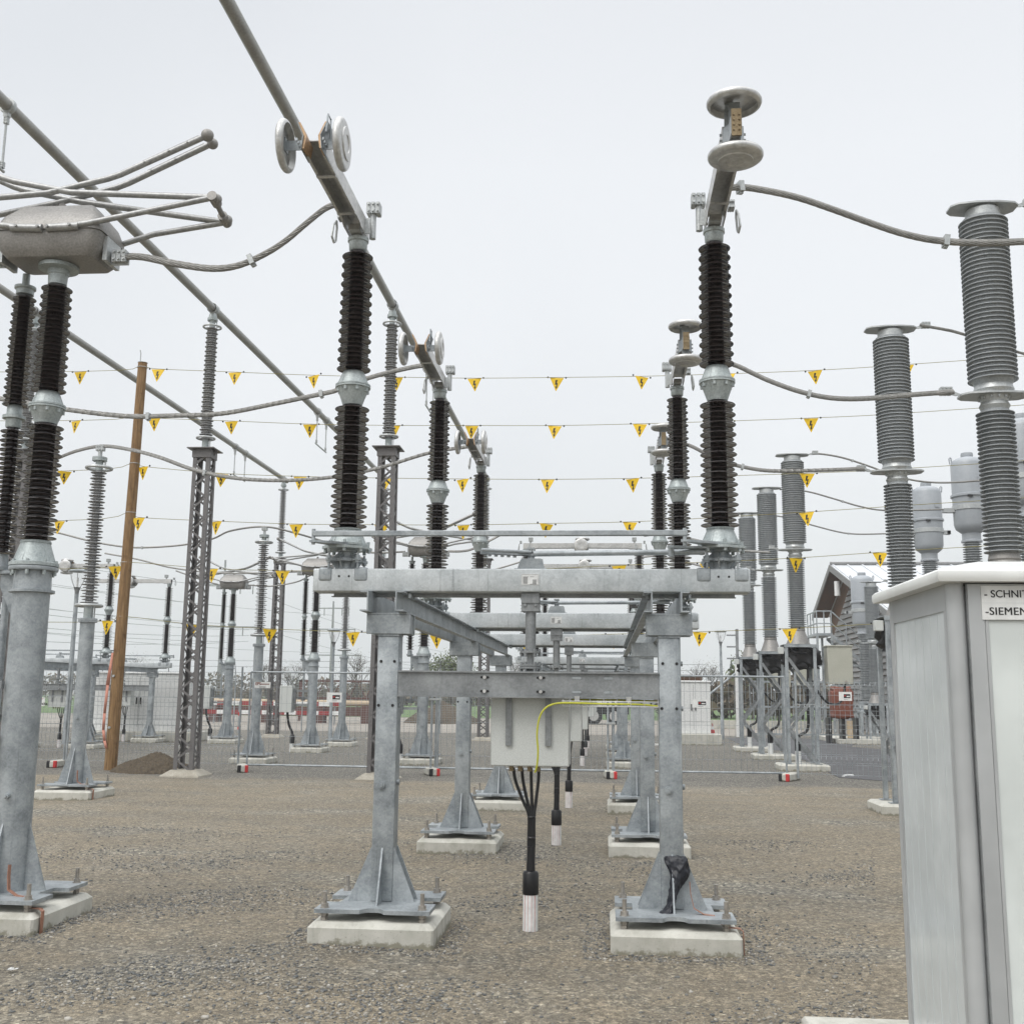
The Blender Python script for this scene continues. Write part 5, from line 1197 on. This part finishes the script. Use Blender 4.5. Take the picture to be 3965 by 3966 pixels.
# ------------------------------------------------------------------ background objects
def util_cabinet(label, x0, x1, y0, y1, h, z0=.2):
    p = thing('utility_cabinet', label, 'cabinet', ((x0 + x1) / 2, (y0 + y1) / 2, 0), 0)
    w, d = (x1 - x0) / 2, (y1 - y0) / 2
    MB().cbox(-w, w, -d, d, z0, h, .015, 1).build('housing', 'paint_white', p); MB().cbox(-w - .04, w + .04, -d - .04, d + .04, h, h + .07, .02, 1).build('roof', 'paint_white', p)
    b = MB(); b.box(-.006, .006, -d - .004, -d - .001, z0 + .15, h - .08); b.box(-w, w, -d - .004, -d - .001, z0 + .42, z0 + .43); b.build('door_gap', 'galv_dark', p)
    b = MB(); b.box(-.09, -.05, -d - .03, -d, h * .55, h * .55 + .22); b.box(.05, .09, -d - .03, -d, h * .55, h * .55 + .22); b.build('handle', 'black', p)
    MB().cbox(-w - .35, w + .35, -d - .3, d + .3, -.05, z0, .02, 1).build('plinth', 'concrete', p); return p
uc = util_cabinet('white meter cabinet on a concrete plinth right of the foreground portal', 2.55, 3.75, 39.9, 40.5, 2.18, .38)
b = MB(); b.box(-.05, .30, -.304, -.301, 1.95, 2.1); b.build('label_plate', 'paint_white', uc)
util_cabinet('wide white switch cabinet on a long concrete plinth behind the wooden pole', -17.6, -14.15, 36.6, 37.9, 2.25, .32)
p = thing('crate_stack', 'brown wooden crate standing behind the white meter cabinet', 'crate', (3.1, 42.5, 0))
MB().box(-.5, .5, -.4, .4, 0, 2.1).build('lower_crate', 'brownwood', p); MB().box(-.55, .55, -.45, .45, 2.1, 2.5).build('upper_crate', 'brownwood', p)
b = MB(); b.lathe([(.23, 0), (.23, .03), (.2, .035)], 20); b.lathe([(.15, .03), (.115, .22)], 20, cap=False); b.lathe([(.085, .36), (.06, .5)], 20, cap=False); b.lathe([(.03, .62), (.015, .72), (.001, .73)], 20)
p = thing('traffic_cone', 'red and white traffic cone right of the white meter cabinet', 'traffic cone', (3.93, 41.2, .0)); b.build('cone_body', 'red', p)
b = MB(); b.lathe([(.115, .22), (.085, .36)], 20, cap=False); b.lathe([(.06, .5), (.03, .62)], 20, cap=False); b.build('white_band', 'paint_white', p)
# red white barriers
for j, (z0, z1) in enumerate(((.97, 1.18), (.50, .71))):
    p = thing('barrier_board', f'{["upper","lower"][j]} red and white striped barrier board in the distance at left', 'barrier', (-21.4, 58.0, 0), 0, 'red and white barrier boards')
    r = MB(); w = MB()
    for k in range(12): (r if (k + j) % 2 else w).box(k * .62, (k + 1) * .62, -.03, .03, z0, z1)
    r.build('red_field', 'barrier_red', p); w.build('white_field', 'paint_white', p)
    for x in (.4, 3.6, 7.0): MB().box(x, x + .08, .035, .1, 0 if j else .71, z1).build('leg', 'galv_dark', p)
p = thing('pipe_stack', 'long ochre pipe lying above dark sleepers behind the barrier boards', 'pipe', (-17, 60.5, 0)); MB().cyl((-6, 0, 1.15), (4.2, 0, 1.1), .16, 14).build('pipe', 'ochre', p)
b = MB(); [b.box(x, x + .5, -.4, .4, 0, .98) for x in (-5, -2, 1, 3.6)]; b.box(-6, 4, -.2, .2, .4, .9); b.build('sleeper', 'rust', p)
p = thing('truss_railing', 'rusty brown lattice railing in the distance beyond the barrier', 'railing', (-18, 64, 0)); b = MB(); b.box(0, 5, -.05, .05, 2.3, 2.42); b.box(0, 5, -.05, .05, 1.3, 1.42)
for k in range(5):
    b.tube([(k, 0, 1.36), (k + .5, 0, 2.36), (k + 1, 0, 1.36)], .05, 4)
for k in range(2): b.box(k * 4.8, k * 4.8 + .15, -.05, .05, 0, 2.42)
b.build('truss', 'rust', p)
# truck trailer
p = thing('parked_truck', 'white truck with dark wheels standing beyond the middle control cabinets', 'truck', (-1.1, 66, 0))
MB().cbox(-.2, 2.9, -1.1, 1.1, 1.05, 3.0, .06, 1).build('box_body', 'paint_white', p); MB().cbox(-1.6, -.25, -1.1, 1.1, .45, 2.6, .12, 2).build('cab', 'paint_white', p); MB().box(-1.1, 2.5, -.9, .9, .6, 1.0).build('chassis', 'black', p)
for x in (.45, 1.65):
    for yy in (-1.08, .75):
        w = MB().lathe([(.47, 0), (.5, .03), (.5, .27), (.47, .3)], 24, T(x, yy + .3, .5) @ Matrix.Rotation(PI / 2, 4, 'X')).build('wheel', 'black', p)
        MB().lathe([(.08, .28), (.25, .31), (.29, .305)], 20, T(x, yy + .3, .5) @ Matrix.Rotation(PI / 2, 4, 'X')).build('rim', 'alu', w)
# timber building: gable wall faces left, ridge runs to the right
bg = thing('timber_building', 'grey boarded building with pale metal roof behind the right hand breakers', 'building', (12.6, 0, 0))
NY, NZ, AY, AZ, FYy, FZ = 44.5, 3.85, 62.0, 8.92, 67.6, 6.5
b = MB(); poly = [(NY + .9, .0), (FYy - .6, .0), (FYy - .6, FZ + .05), (AY, AZ - .28), (NY + .9, NZ + .15)]
b.prism(poly, .9, 1.1, 'x'); b.box(1.1, 22, NY + .9, NY + 1.1, 0, NZ + .1); b.box(1.1, 22, FYy - .8, FYy - .6, 0, FZ); b.build('wall', 'brownwood', bg)
b = MB(); z = .1
while z < 7.9:
    y0 = NY + .88 if z < NZ - .1 else NY + .9 + (z - NZ) / ((AZ - .3 - NZ) / (AY - NY - .9)); y1 = FYy - .6 if z < FZ else AY + (AZ - .3 - z) / ((AZ - FZ) / (FYy - AY))
    y1 = min(y1, 67 - max(0, z - 4.6) * 1.9)
    if y1 - y0 > .6: b.prism([(.80, z), (.90, z + .27), (.90, z), ], y0, y1, 'y')
    z += .30
z = .1
while z < NZ - .2: b.prism([(NY + .80, z), (NY + .9, z + .27), (NY + .9, z)], 1.0, 22, 'x'); z += .3
b.build('siding', 'siding', bg)
MB().box(.70, .9, 56.6, 57.6, 0, 7.2).build('corner_pilaster', 'galv_dark', bg)
b = MB()
for (ya, za, yb, zb) in ((NY, NZ, AY, AZ), (AY, AZ, FYy, FZ)): b.prism([(ya, za), (yb, zb), (yb, zb + .12), (ya, za + .12)], 0, 22, 'x')
rf = b.build('roof', 'roof', bg)
b = MB(); b.prism([(NY, NZ - .03), (AY, AZ - .03), (AY, AZ - .004), (NY, NZ - .004)], .02, .9, 'x'); b.prism([(AY, AZ - .03), (FYy, FZ - .03), (FYy, FZ - .004), (AY, AZ - .004)], .02, .9, 'x'); b.build('soffit', 'brownwood', bg)
b = MB(); [b.prism([(NY, NZ + .12), (AY, AZ + .12), (AY, AZ + .18), (NY, NZ + .18)], x, x + .08, 'x') for x in [.1 + k * .8 for k in range(27)]]; b.build('standing_seam', 'roof', rf)
b = MB(); b.prism([(NY, NZ - .18), (AY, AZ - .22), (AY, AZ + .14), (NY, NZ + .14)], -.06, -.0, 'x'); b.prism([(AY, AZ - .22), (FYy, FZ - .2), (FYy, FZ + .14), (AY, AZ + .14)], -.06, -.0, 'x'); b.cyl((-.0, AY, AZ + .2), (22, AY, AZ + .2), .1, 8); b.build('barge_board', 'siding', bg)
b = MB(); b.cyl((.1, 60.8, 7.2), (.1, 60.8, 8.0), .16, 10); b.build('floodlight', 'paint_white', bg)
# stairs
st = thing('exterior_stair', 'galvanized exterior stair with railings in front of the timber building', 'stair', (11.35, 56, 0))
b = MB(); PZ = 4.7; b.box(-1.0, -.2, -1.2, 1.4, PZ, PZ + .12)
for k in range(10): b.box(-.2 + k * .24, .06 + k * .24, -1.2, .4, PZ - .1 - k * .22, PZ - .06 - k * .22)
for yy in (-1.25, .4): b.prism([(-.2, PZ + .05), (2.3, PZ - 2.25), (2.3, PZ - 2.45), (-.2, PZ - .15)], yy, yy + .05, 'y')
for x, yy in ((-.95, -1.15), (-.25, -1.15), (-.95, 1.3), (-.25, 1.3)): b.box(x - .05, x + .05, yy - .05, yy + .05, 0, PZ)
b.box(-1.2, 2.6, -1.3, -1.2, 3.2, 3.3)
b.build('steps', 'galv', st)
b = MB()
for z in (PZ + .6, PZ + 1.2): b.tube([(-.95, 1.3, z), (-.95, -1.15, z), (-.25, -1.15, z)], .035, 6); b.tube([(-.25, -1.15, z), (2.3, -1.15, z - 2.35)], .035, 6)
for x in (-.95, -.6, -.25): b.cyl((x, -1.15, PZ), (x, -1.15, PZ + 1.2), .03, 6)
for k in range(1, 4): b.cyl((-.25 + k * .7, -1.15, PZ - k * .65), (-.25 + k * .7, -1.15, PZ + 1.2 - k * .65), .03, 6)
for yy in (-.3, .5, 1.3): b.cyl((-.95, yy, PZ), (-.95, yy, PZ + 1.2), .03, 6)
b.build('railing', 'galv', st)
# orange tarpaulin covered load
bm = bmesh.new(); bmesh.ops.create_icosphere(bm, subdivisions=4, radius=1)
for v in bm.verts:
    x, y_, z = v.co; w_ = 1 + .05 * math.sin(9 * z) + .04 * math.sin(13 * x + 5 * z)
    v.co = Vector((math.copysign(abs(x) ** .3, x) * .40 * w_, math.copysign(abs(y_) ** .3, y_) * .4, math.copysign(abs(z) ** .3, z) * .60 * w_ + 1.5))
b = MB(); bm.verts.index_update(); b.add([v.co for v in bm.verts], [[v.index for v in f.verts] for f in bm.faces]); bm.free()
p = thing('covered_load', 'orange tarpaulin covered load on a dark stand behind the third breaker', 'covered load', (9.0, 43.2, 0)); b.build('tarpaulin', 'orange', p)
b = MB(); [b.box(x - .06, x + .06, -.3, .3, 0, .95) for x in (-.5, 0, .5)]; b.build('stand', 'black', p); MB().box(.1, .3, -.42, -.38, .2, .85).build('yellow_board', 'ochre', p)
# perimeter fence
pfn = thing('perimeter_fence', 'tall chain link fence with barbed wire crossing the background', 'fence', (0, 46.8, 0))
b = MB(); xs = [x for x in range(-40, 5, 3)]
for x in xs: b.cyl((x, 0, 0), (x, 0, 2.35), .03, 6); b.cyl((x, 0, 2.35), (x + .0, -.3, 3.1), .02, 5)
b.build('post', 'galv', pfn)
b = MB(); rw = .0035
for k in range(440):
    x = -40 + k * .1
    b.add([(x - rw, 0, .1), (x + rw, 0, .1), (x + rw, 0, 2.3), (x - rw, 0, 2.3)], [(0, 1, 2, 3)])
for k in range(22): b.add([(-40, 0, .1 + k * .1 - rw), (4.2, 0, .1 + k * .1 - rw), (4.2, 0, .1 + k * .1 + rw), (-40, 0, .1 + k * .1 + rw)], [(0, 1, 2, 3)])
b.build('mesh', 'galv', pfn)
b = MB()
for z, yy in ((2.5, -.07), (2.75, -.17), (3.0, -.27)): b.box(-40, 4.2, yy - .008, yy + .008, z, z + .016)
b.build('barbed_wire', 'galv_dark', pfn)
gp = thing('gate_post', 'white square gate post with barbed wire arm right of the street lamp', 'gate post', (5.72, 48.2, 0)); MB().box(-.11, .11, -.11, .11, 0, 3.2).build('post', 'paint_white', gp); MB().box(-.06, .06, -.06, .06, 3.2, 4.6).build('arm', 'galv_dark', gp)
b = MB(); [b.box(-.45, .0, -.03, .03, z, z + .06) for z in (3.3, 3.8, 4.3)]; b.build('bracket', 'galv_dark', gp)
MB().cyl((-.1, 0, 2.7), (-3.3, 0, .1), .045, 8).build('strut', 'galv', gp)
ga = thing('sliding_gate', 'wide galvanized bar gate behind the breakers at right', 'gate', (6.1, 47.5, 0)); b = MB(); b.box(0, 7, -.04, .04, .12, .2); b.box(0, 7, -.04, .04, 1.25, 1.33); b.box(0, 7, -.04, .04, 2.3, 2.38)
for k in range(47): b.box(k * .15, k * .15 + .03, -.015, .015, .2, 2.3)
b.build('bars', 'galv', ga)
# red white ground stakes
for x, y, l in ((-15.5, 34.3, 'red and white striped stake left of the street lamp pole'), (-14.9, 44.2, 'red and white striped stake behind the wooden pole')):
    p = thing('marker_stake', l, 'marker stake', (x, y, 0)); r = MB(); w = MB()
    for k in range(9): (r if k % 4 == 1 else w).cyl((0, 0, .02 + k * .14), (0, 0, .02 + (k + 1) * .14), .035, 10)
    r.build('red_band', 'red', p); w.build('shaft', 'galv', p)
# soil heap
def heap(label, x, y, rx, ry, h, mat, seed):
    n = 80; vs = []; fs = []; rr = random.Random(seed)
    for i in range(n + 1):
        for j in range(n + 1):
            u, v = -1 + 2 * i / n, -1 + 2 * j / n; d = math.sqrt(u * u + v * v)
            z = h * max(0, 1 - d) ** .8 * (1 + .2 * math.sin(5 * u + 2) * math.sin(4 * v)) + (rr.uniform(-.035, .035) if d < 1 else -.05) - .01
            vs.append((x + u * rx, y + v * ry, z))
    for i in range(n):
        for j in range(n): fs.append((i * (n + 1) + j, (i + 1) * (n + 1) + j, (i + 1) * (n + 1) + j + 1, i * (n + 1) + j + 1))
    o = MB().add(vs, fs).build('soil_heap', mat, ang=180); tag(o, label, 'soil heap', 'heaps of soil'); return o
M['soil'] = mottled('dark_soil', (.035, .027, .018), (.11, .085, .055), 16, (.8, .95), 0, 60, 1.)
heap('low heap of dark gravelly soil between the wooden pole and the lattice mast', -9.5, 23.0, .95, .8, .40, 'soil', 1)
heap('distant brown soil mound behind the fence', -9.4, 64, 2.3, 2, 1.25, 'soil', 2)
sb = thing('info_board', 'blank white board on posts behind the far ringed insulator', 'board', (-11.2, 60, 0)); MB().box(-1.5, 1.4, -.03, .03, 1.95, 2.95).build('panel', 'paint_white', sb); MB().box(-1.2, -1.1, .03, .1, 0, 2.9).build('leg', 'galv', sb); MB().box(1.1, 1.2, .03, .1, 0, 2.9).build('leg', 'galv', sb)
# litter
b = MB(); rr = random.Random(3)
for k in range(7): x, y_ = rr.uniform(-.05, .05), rr.uniform(-.04, .04); b.add([(x * .5 - .012, y_ * .5 - .008, .004), (x * .5 + .014, y_ * .5 - .004, .010), (x * .5 + .012, y_ * .5 + .012, .014), (x * .5 - .008, y_ * .5 + .008, .005)], [(0, 1, 2, 3)])
o = b.build('paper_scrap', 'paint_white', None, (-3.60, 6.72, 0.01)); tag(o, 'crumpled white scrap lying on the gravel at lower left', 'litter')
b = MB(); b.tube(catmull([(0, 0, .01), (.05, .2, .01), (.18, .35, .015), (.3, .38, .01)], 5), .03, 6); o = b.build('plastic_strip', 'paint_white', None, (5.15, 24.8, 0)); tag(o, 'white plastic strip lying on the asphalt behind the fence', 'litter')
# pylons and power lines
def pylon(label, x, y, h, arms):
    p = thing('power_pylon', label, 'pylon', (x, y, 0), 0, 'distant power line pylons'); MB().cyl((0, 0, 0), (0, 0, h), .45, 8, .18).build('mast', 'galv_dark', p)
    b = MB()
    for z, w in arms: b.box(-w, w, -.12, .12, z - .12, z + .12); [b.box(s_ * w * t - .08, s_ * w * t + .08, -.08, .08, z - 1.6, z) for s_ in (-1, 1) for t in (.55, .97)]
    b.build('crossarm', 'galv_dark', p); return p
pylon('taller distant pylon with two wide crossarms left of the middle far switch', -68, 190, 25, [(20.5, 5.5), (13, 7)]); pylon('distant pylon with three crossarms right of the left street lamp', -58, 230, 21, [(19.5, 3.5), (15, 5), (9.5, 6.5)])
k = 0
for (x0, y0, z0), (x1, y1, z1) in [((-68, 190, 20 - i * 3.2), (-120, 60, 30 - i * 4.2)) for i in range(4)] + [((-68 + 5, 190, 12.5 - i), (-90, 55, 17 - i * 3)) for i in range(3)] + [((-58, 230, 18 - i * 4), (-150, 140, 30 - i * 5)) for i in range(3)] + [((-62, 190, 19 - i * 6), (-20, 330, 11 - i * 3)) for i in range(2)]:
    P_ = [Vector((x0, y0, z0)).lerp(Vector((x1, y1, z1)), t / 12) - Vector((0, 0, 3 * 4 * (t / 12) * (1 - t / 12))) for t in range(13)]
    k += 1
    tag(MB().tube(P_, .035, 4).build('power_line', 'galv_dark'), 'thin distant overhead wire against the pale sky at left', 'power line', 'thin distant overhead wires')

# ------------------------------------------------------------------ trees and hedges
def tree(label, x, y, h, r, mat, kind='bare', seed=0, group=None, n=900):
    rr = random.Random(seed); p = thing('tree', label, 'tree', (x, y, 0), 0, group or 'hazy trees behind the site')
    b = MB(); b.cyl((0, 0, 0), (0, 0, h * .45), h * .022, 8, h * .014); tips = []
    def limb(a, d, L, w, lev):
        c = a + d * L; b.cyl(a, c, w, 5, w * .6); tips.append((c, lev))
        if lev < 3:
            for k in range(3):
                dd = (d + Vector((rr.uniform(-.75, .75), rr.uniform(-.75, .75), rr.uniform(-.1, .5)))).normalized(); limb(a + d * L * rr.uniform(.6, 1), dd, L * rr.uniform(.6, .8), w * .6, lev + 1)
    if kind != 'fir':
        for k in range(6): limb(Vector((0, 0, h * rr.uniform(.2, .45))), Vector((rr.uniform(-.6, .6), rr.uniform(-.6, .6), 1)).normalized(), h * .27, h * .010, 0)
    else: b.cyl((0, 0, h * .4), (0, 0, h * .98), h * .014, 6, .02)
    b.build('trunk', 'bark', p)
    f = MB()
    for k in range(n):
        if kind == 'fir':
            t = rr.random() ** .7; z = h * (1 - .9 * t); q = r * t * rr.uniform(.5, 1); a = rr.uniform(0, 2 * PI); c = Vector((q * math.cos(a), q * math.sin(a), z - q * .25)); s_ = .28 * h / 10
        else:
            c, lev = rr.choice(tips); c = c + Vector([rr.gauss(0, r * .13) for _ in range(3)]); s_ = (.17 if kind == 'leafy' else .11) * h / 8
        if c.z < .2: continue
        u = Vector([rr.gauss(0, 1) for _ in range(3)]).normalized() * s_; v = Vector([rr.gauss(0, 1) for _ in range(3)]).normalized() * s_ * (.8 if kind == 'leafy' else .3)
        f.add([c - u, c + v, c + u, c - v], [(0, 1, 2, 3)])
    f.build('crown', mat, p); return p
spots = [(-30, 105, 4.6, 2.4, 'leaf_brown', 'bare', 'bare hazy tree behind the middle far switch column'), (-23.8, 105, 5.3, 2.4, 'leaf_brown', 'bare', 'bare twiggy tree right of the far ringed insulator'),
 (-35, 112, 5.0, 3, 'leaf_brown', 'bare', 'bare hazy tree left of the middle far switch column'), (-15.8, 100, 5.0, 1.9, 'leaf_green', 'leafy', 'small fresh green tree left of the middle portal post, left of a pair'), (-14.0, 100, 5.3, 2.2, 'leaf_green', 'leafy', 'small fresh green tree left of the middle portal post, right of a pair'),
 (-7.4, 92, 4.7, 1.8, 'leaf_brown', 'bare', 'brownish tree top showing above the cross channel'), (8.5, 95, 4.6, 2.6, 'leaf_brown', 'bare', 'bare tree just right of the front right portal post'), (17, 150, 6.6, 1.5, 'leaf_fir', 'fir', 'conical fir in the haze right of the street lamp'), (10.9, 80, 5.2, 2.0, 'leaf_green', 'leafy', 'leafy tree behind the farthest breaker frame'), (-52, 120, 5.5, 4, 'leaf_brown', 'bare', 'bare tree in the haze at left behind the lattice mast')]
for i, (x, y, h, r, mt, kd, lb) in enumerate(spots): tree(lb, x, y, h, r, mt, kd, 20 + i)
def hedge(label, x0, x1, y, h, mat, seed, n):
    rr = random.Random(seed); f = MB()
    for k in range(n):
        x = rr.uniform(x0, x1); top = h * (.8 + .22 * math.sin(x * .31 + seed) * math.sin(x * .13) + .12 * math.sin(x * 1.3)); c = Vector((x, y + rr.uniform(-3, 3), top * rr.random() ** .7)); s_ = rr.uniform(.25, .5)
        u = Vector([rr.gauss(0, 1) for _ in range(3)]).normalized() * s_; v = Vector([rr.gauss(0, 1) for _ in range(3)]).normalized() * s_ * .7; f.add([c - u, c + v, c + u, c - v], [(0, 1, 2, 3)])
    o = f.build('hedge', mat); tag(o, label, None, None, 'stuff'); return o
hedge('hazy brown scrub hedge at right', 4, 62, 88, 3.3, 'leaf_brown', 4, 7000); hedge('hazy brown scrub along the field', -60, 30, 150, 2.6, 'leaf_brown', 5, 8000); hedge('hazy wood beyond the field', -190, -30, 185, 4.6, 'leaf_brown', 6, 9000); hedge('hazy wood at right', 30, 200, 190, 6, 'leaf_brown', 8, 9000)

# ------------------------------------------------------------------ ground
def sheet(name, poly, z, mat):
    me = bpy.data.meshes.new(name); me.from_pydata([(x, y, z) for x, y in poly], [], [tuple(range(len(poly)))]); me.materials.append(M[mat]); o = bpy.data.objects.new(name, me); COL.objects.link(o); tag(o, kind='structure'); return o
# fine height variation near the camera
nx, ny = 150, 130
gx = np.linspace(-14, 12, nx); gy = np.linspace(3, 23, ny); vs = []
def hgt(x, y):
    e = min(1, (x + 14) / 2, (12 - x) / 2, (y - 3) / 1, (23 - y) / 2); e = max(0, e)
    return e * .012 * (math.sin(1.3 * x + .7 * y) + math.sin(2.9 * x - 1.7 * y + 1) * .6 + math.sin(5.1 * y + .5 * x) * .4)
g = MB(); vs = [(float(x), float(y_), hgt(x, y_)) for y_ in gy for x in gx]; fs = [(j * nx + i, j * nx + i + 1, (j + 1) * nx + i + 1, (j + 1) * nx + i) for j in range(ny - 1) for i in range(nx - 1)]
g.add(vs, fs)
Bg = 640
o0 = len(g.v); c4 = [(-14, 3), (12, 3), (12, 23), (-14, 23)]; f4 = [(-Bg, -Bg), (Bg, -Bg), (Bg, Bg), (-Bg, Bg)]
for i in range(4):
    j = (i + 1) % 4; g.add([(*c4[i], 0), (*c4[j], 0), (*f4[j], 0), (*f4[i], 0)], [(3, 2, 1, 0)])
go = g.build('ground', 'ground', ang=180); tag(go, kind='structure')
sheet('gravel_road', [(-120, 48.2), (4.5, 48.2), (9, 52), (60, 56), (60, 70), (0, 78), (-120, 80)], .006, 'roadgravel')
sheet('asphalt_path', [(5.0, 24.6), (6.2, 23.3), (12, 22.5), (16, 24), (16, 33), (10.2, 35.5), (8.6, 40), (9.5, 43.2), (14, 43.8), (14, 47), (5, 47), (4.9, 41), (5.6, 36), (5.4, 30)], .008, 'asphalt')
sheet('field', [(-400, 77), (400, 77), (400, 330), (-400, 330)], .02, 'field')
o = MB().box(5, 40, 60, 60.3, 0, .45).build('kerb_wall', 'concrete'); tag(o, 'low pale concrete kerb wall across the right background', 'wall')
o = MB().box(8.7, 14, 42.3, 46.8, 0, .16).build('breaker_slab', 'concrete'); tag(o, 'pale concrete slab under the breaker by the timber building', 'slab')
# loose stones
rg = np.random.default_rng(5); NS = 26000
ico = bmesh.new(); bmesh.ops.create_icosphere(ico, subdivisions=1, radius=1); iv = np.array([v.co[:] for v in ico.verts]); ifc = np.array([[v.index for v in f.verts] for f in ico.faces]); ico.free()
px = []; tries = 0
while len(px) < NS:
    y_ = 4.2 + 9.5 * rg.random() ** 1.5; x = rg.uniform(-.62, .22) * y_ * 1.05
    band = math.sin(y_ * 2.3 + math.sin(x * .9) * 1.3) + .8 * math.sin(x * 1.7 + y_ * .8) + .6 * math.sin(3.1 * x - 2.2 * y_)
    nearf = any(max(abs(x - fx), abs(y_ - fy)) < .62 and max(abs(x - fx), abs(y_ - fy)) > .42 for fx, fy in ((XL, R1), (XR, R1), (PX[0], R1)))
    if any(max(abs(x - fx), abs(y_ - fy)) < .45 for fx, fy in ((XL, R1), (XR, R1), (PX[0], R1), (XL, R2), (XR, R2))): continue
    if rg.random() < (.75 if nearf else max(.04, min(1, .18 + .35 * (band - .5)))): px.append((x, y_))
px = np.array(px); sc = .0045 + .0085 * rg.random(NS) ** 2.2; sc[rg.random(NS) < .01] *= 1.8
dims = sc[:, None] * np.stack([rg.uniform(.8, 1.5, NS), rg.uniform(.7, 1.1, NS), rg.uniform(.45, .8, NS)], 1)
ang_ = rg.uniform(0, 2 * PI, NS); V = iv[None] * (1 + rg.uniform(-.22, .22, (NS, len(iv), 1))) * dims[:, None, :]
ca, sa = np.cos(ang_)[:, None], np.sin(ang_)[:, None]; X = V[:, :, 0] * ca - V[:, :, 1] * sa; Y = V[:, :, 0] * sa + V[:, :, 1] * ca
hz = np.array([hgt(a, b_) for a, b_ in px]); V = np.stack([X + px[:, 0:1], Y + px[:, 1:2], V[:, :, 2] + hz[:, None] + dims[:, 2:3] * .35], 2).reshape(-1, 3)
Fc = (ifc[None] + (np.arange(NS) * len(iv))[:, None, None]).reshape(-1, 3)
me = bpy.data.meshes.new('loose_gravel'); me.from_pydata(V.tolist(), [], Fc.tolist()); me.materials.append(M['stone'])
at = me.attributes.new('tone', 'FLOAT', 'FACE'); at.data.foreach_set('value', np.repeat(np.clip(rg.random(NS) ** 1.2, 0, 1), len(ifc)).astype(np.float32))
me.polygons.foreach_set('use_smooth', [True] * len(me.polygons))
o = bpy.data.objects.new('loose_gravel', me); COL.objects.link(o); tag(o, 'loose rounded stones scattered over the gravel', kind='stuff')

# ------------------------------------------------------------------ haze
hm = bpy.data.materials.new('haze_air'); hm.use_nodes = True; nt = hm.node_tree; nt.nodes.remove(nt.nodes['Principled BSDF'])
pv = nt.nodes.new('ShaderNodeVolumePrincipled'); pv.inputs['Color'].default_value = (.93, .95, .97, 1); pv.inputs['Density'].default_value = .0008; pv.inputs['Anisotropy'].default_value = .2
nt.links.new(pv.outputs[0], nt.nodes['Material Output'].inputs['Volume']); M['haze'] = hm
o = MB().box(-650, 650, -650, 650, -1.2, 32).build('haze', 'haze'); tag(o, kind='stuff')

# ------------------------------------------------------------------ sky, sun, camera
w = bpy.data.worlds.new('World'); scene.world = w; w.use_nodes = True; nt = w.node_tree; bgn = nt.nodes['Background']
sky = nt.nodes.new('ShaderNodeTexSky'); sky.sky_type = 'NISHITA'; sky.sun_disc = False; sky.sun_elevation = math.radians(48); sky.sun_rotation = math.radians(215); sky.dust_density = 6; sky.air_density = 1.5
bgn.inputs['Strength'].default_value = .05
hs = nt.nodes.new('ShaderNodeHueSaturation'); hs.inputs['Saturation'].default_value = .25; nt.links.new(sky.outputs[0], hs.inputs['Color']); nt.links.new(hs.outputs[0], bgn.inputs['Color'])
tc = nt.nodes.new('ShaderNodeTexCoord'); sx = nt.nodes.new('ShaderNodeSeparateXYZ'); nt.links.new(tc.outputs['Generated'], sx.inputs[0])
cl_ = nt.nodes.new('ShaderNodeTexNoise'); cl_.inputs['Scale'].default_value = 1.4; cl_.inputs['Detail'].default_value = 3; nt.links.new(tc.outputs['Generated'], cl_.inputs['Vector'])
rc = ramp(nt, sx.outputs[2], [(0, (.67, .695, .715)), (.25, (.70, .72, .745)), (.45, (.71, .73, .755)), (.62, (.66, .68, .71)), (.72, (1.5, 1.52, 1.55)), (1, (2.6, 2.6, 2.6))])
rcl = ramp(nt, cl_.outputs['Fac'], [(.36, (.88, .89, .90)), (.64, (1.02, 1.02, 1.02))])
mx = mixc(nt, 1.0, rc, rcl, 'MULTIPLY')
b2 = nt.nodes.new('ShaderNodeBackground'); nt.links.new(mx, b2.inputs['Color']); b2.inputs['Strength'].default_value = 1.0
ad = nt.nodes.new('ShaderNodeAddShader'); nt.links.new(bgn.outputs[0], ad.inputs[0]); nt.links.new(b2.outputs[0], ad.inputs[1]); nt.links.new(ad.outputs[0], nt.nodes['World Output'].inputs['Surface'])
sl = bpy.data.lights.new('sun', 'SUN'); sl.energy = 1.0; sl.angle = math.radians(25); sl.color = (1, .97, .93); so = bpy.data.objects.new('sun', sl); COL.objects.link(so)
so.rotation_euler = (math.radians(42), 0, math.radians(-35))
cam = bpy.data.cameras.new('camera'); cam.sensor_width = 36; cam.lens = 36 * 2053.9 / 1932; cam.clip_end = 3000; cam.clip_start = .05
co = bpy.data.objects.new('camera', cam); COL.objects.link(co); scene.camera = co
R_ = Vector((0.99642966, 0.08375413, 0.01063867)); U_ = Vector((0.00337266, -0.16539722, 0.98622127)); F_ = Vector((-0.08435971, 0.98266424, 0.16508917))
m = Matrix.Identity(4)
for i in range(3): m[i][0] = R_[i]; m[i][1] = U_[i]; m[i][2] = -F_[i]
m[0][3], m[1][3], m[2][3] = 0, 0, 1.7; co.matrix_world = m
scene.view_settings.view_transform = 'Standard'; scene.view_settings.look = 'None'; scene.view_settings.exposure = 0; scene.view_settings.gamma = 1
scene.cycles.volume_bounces = 1; scene.cycles.max_bounces = 6; scene.cycles.transparent_max_bounces = 8
scene.cycles.volume_max_steps = 64
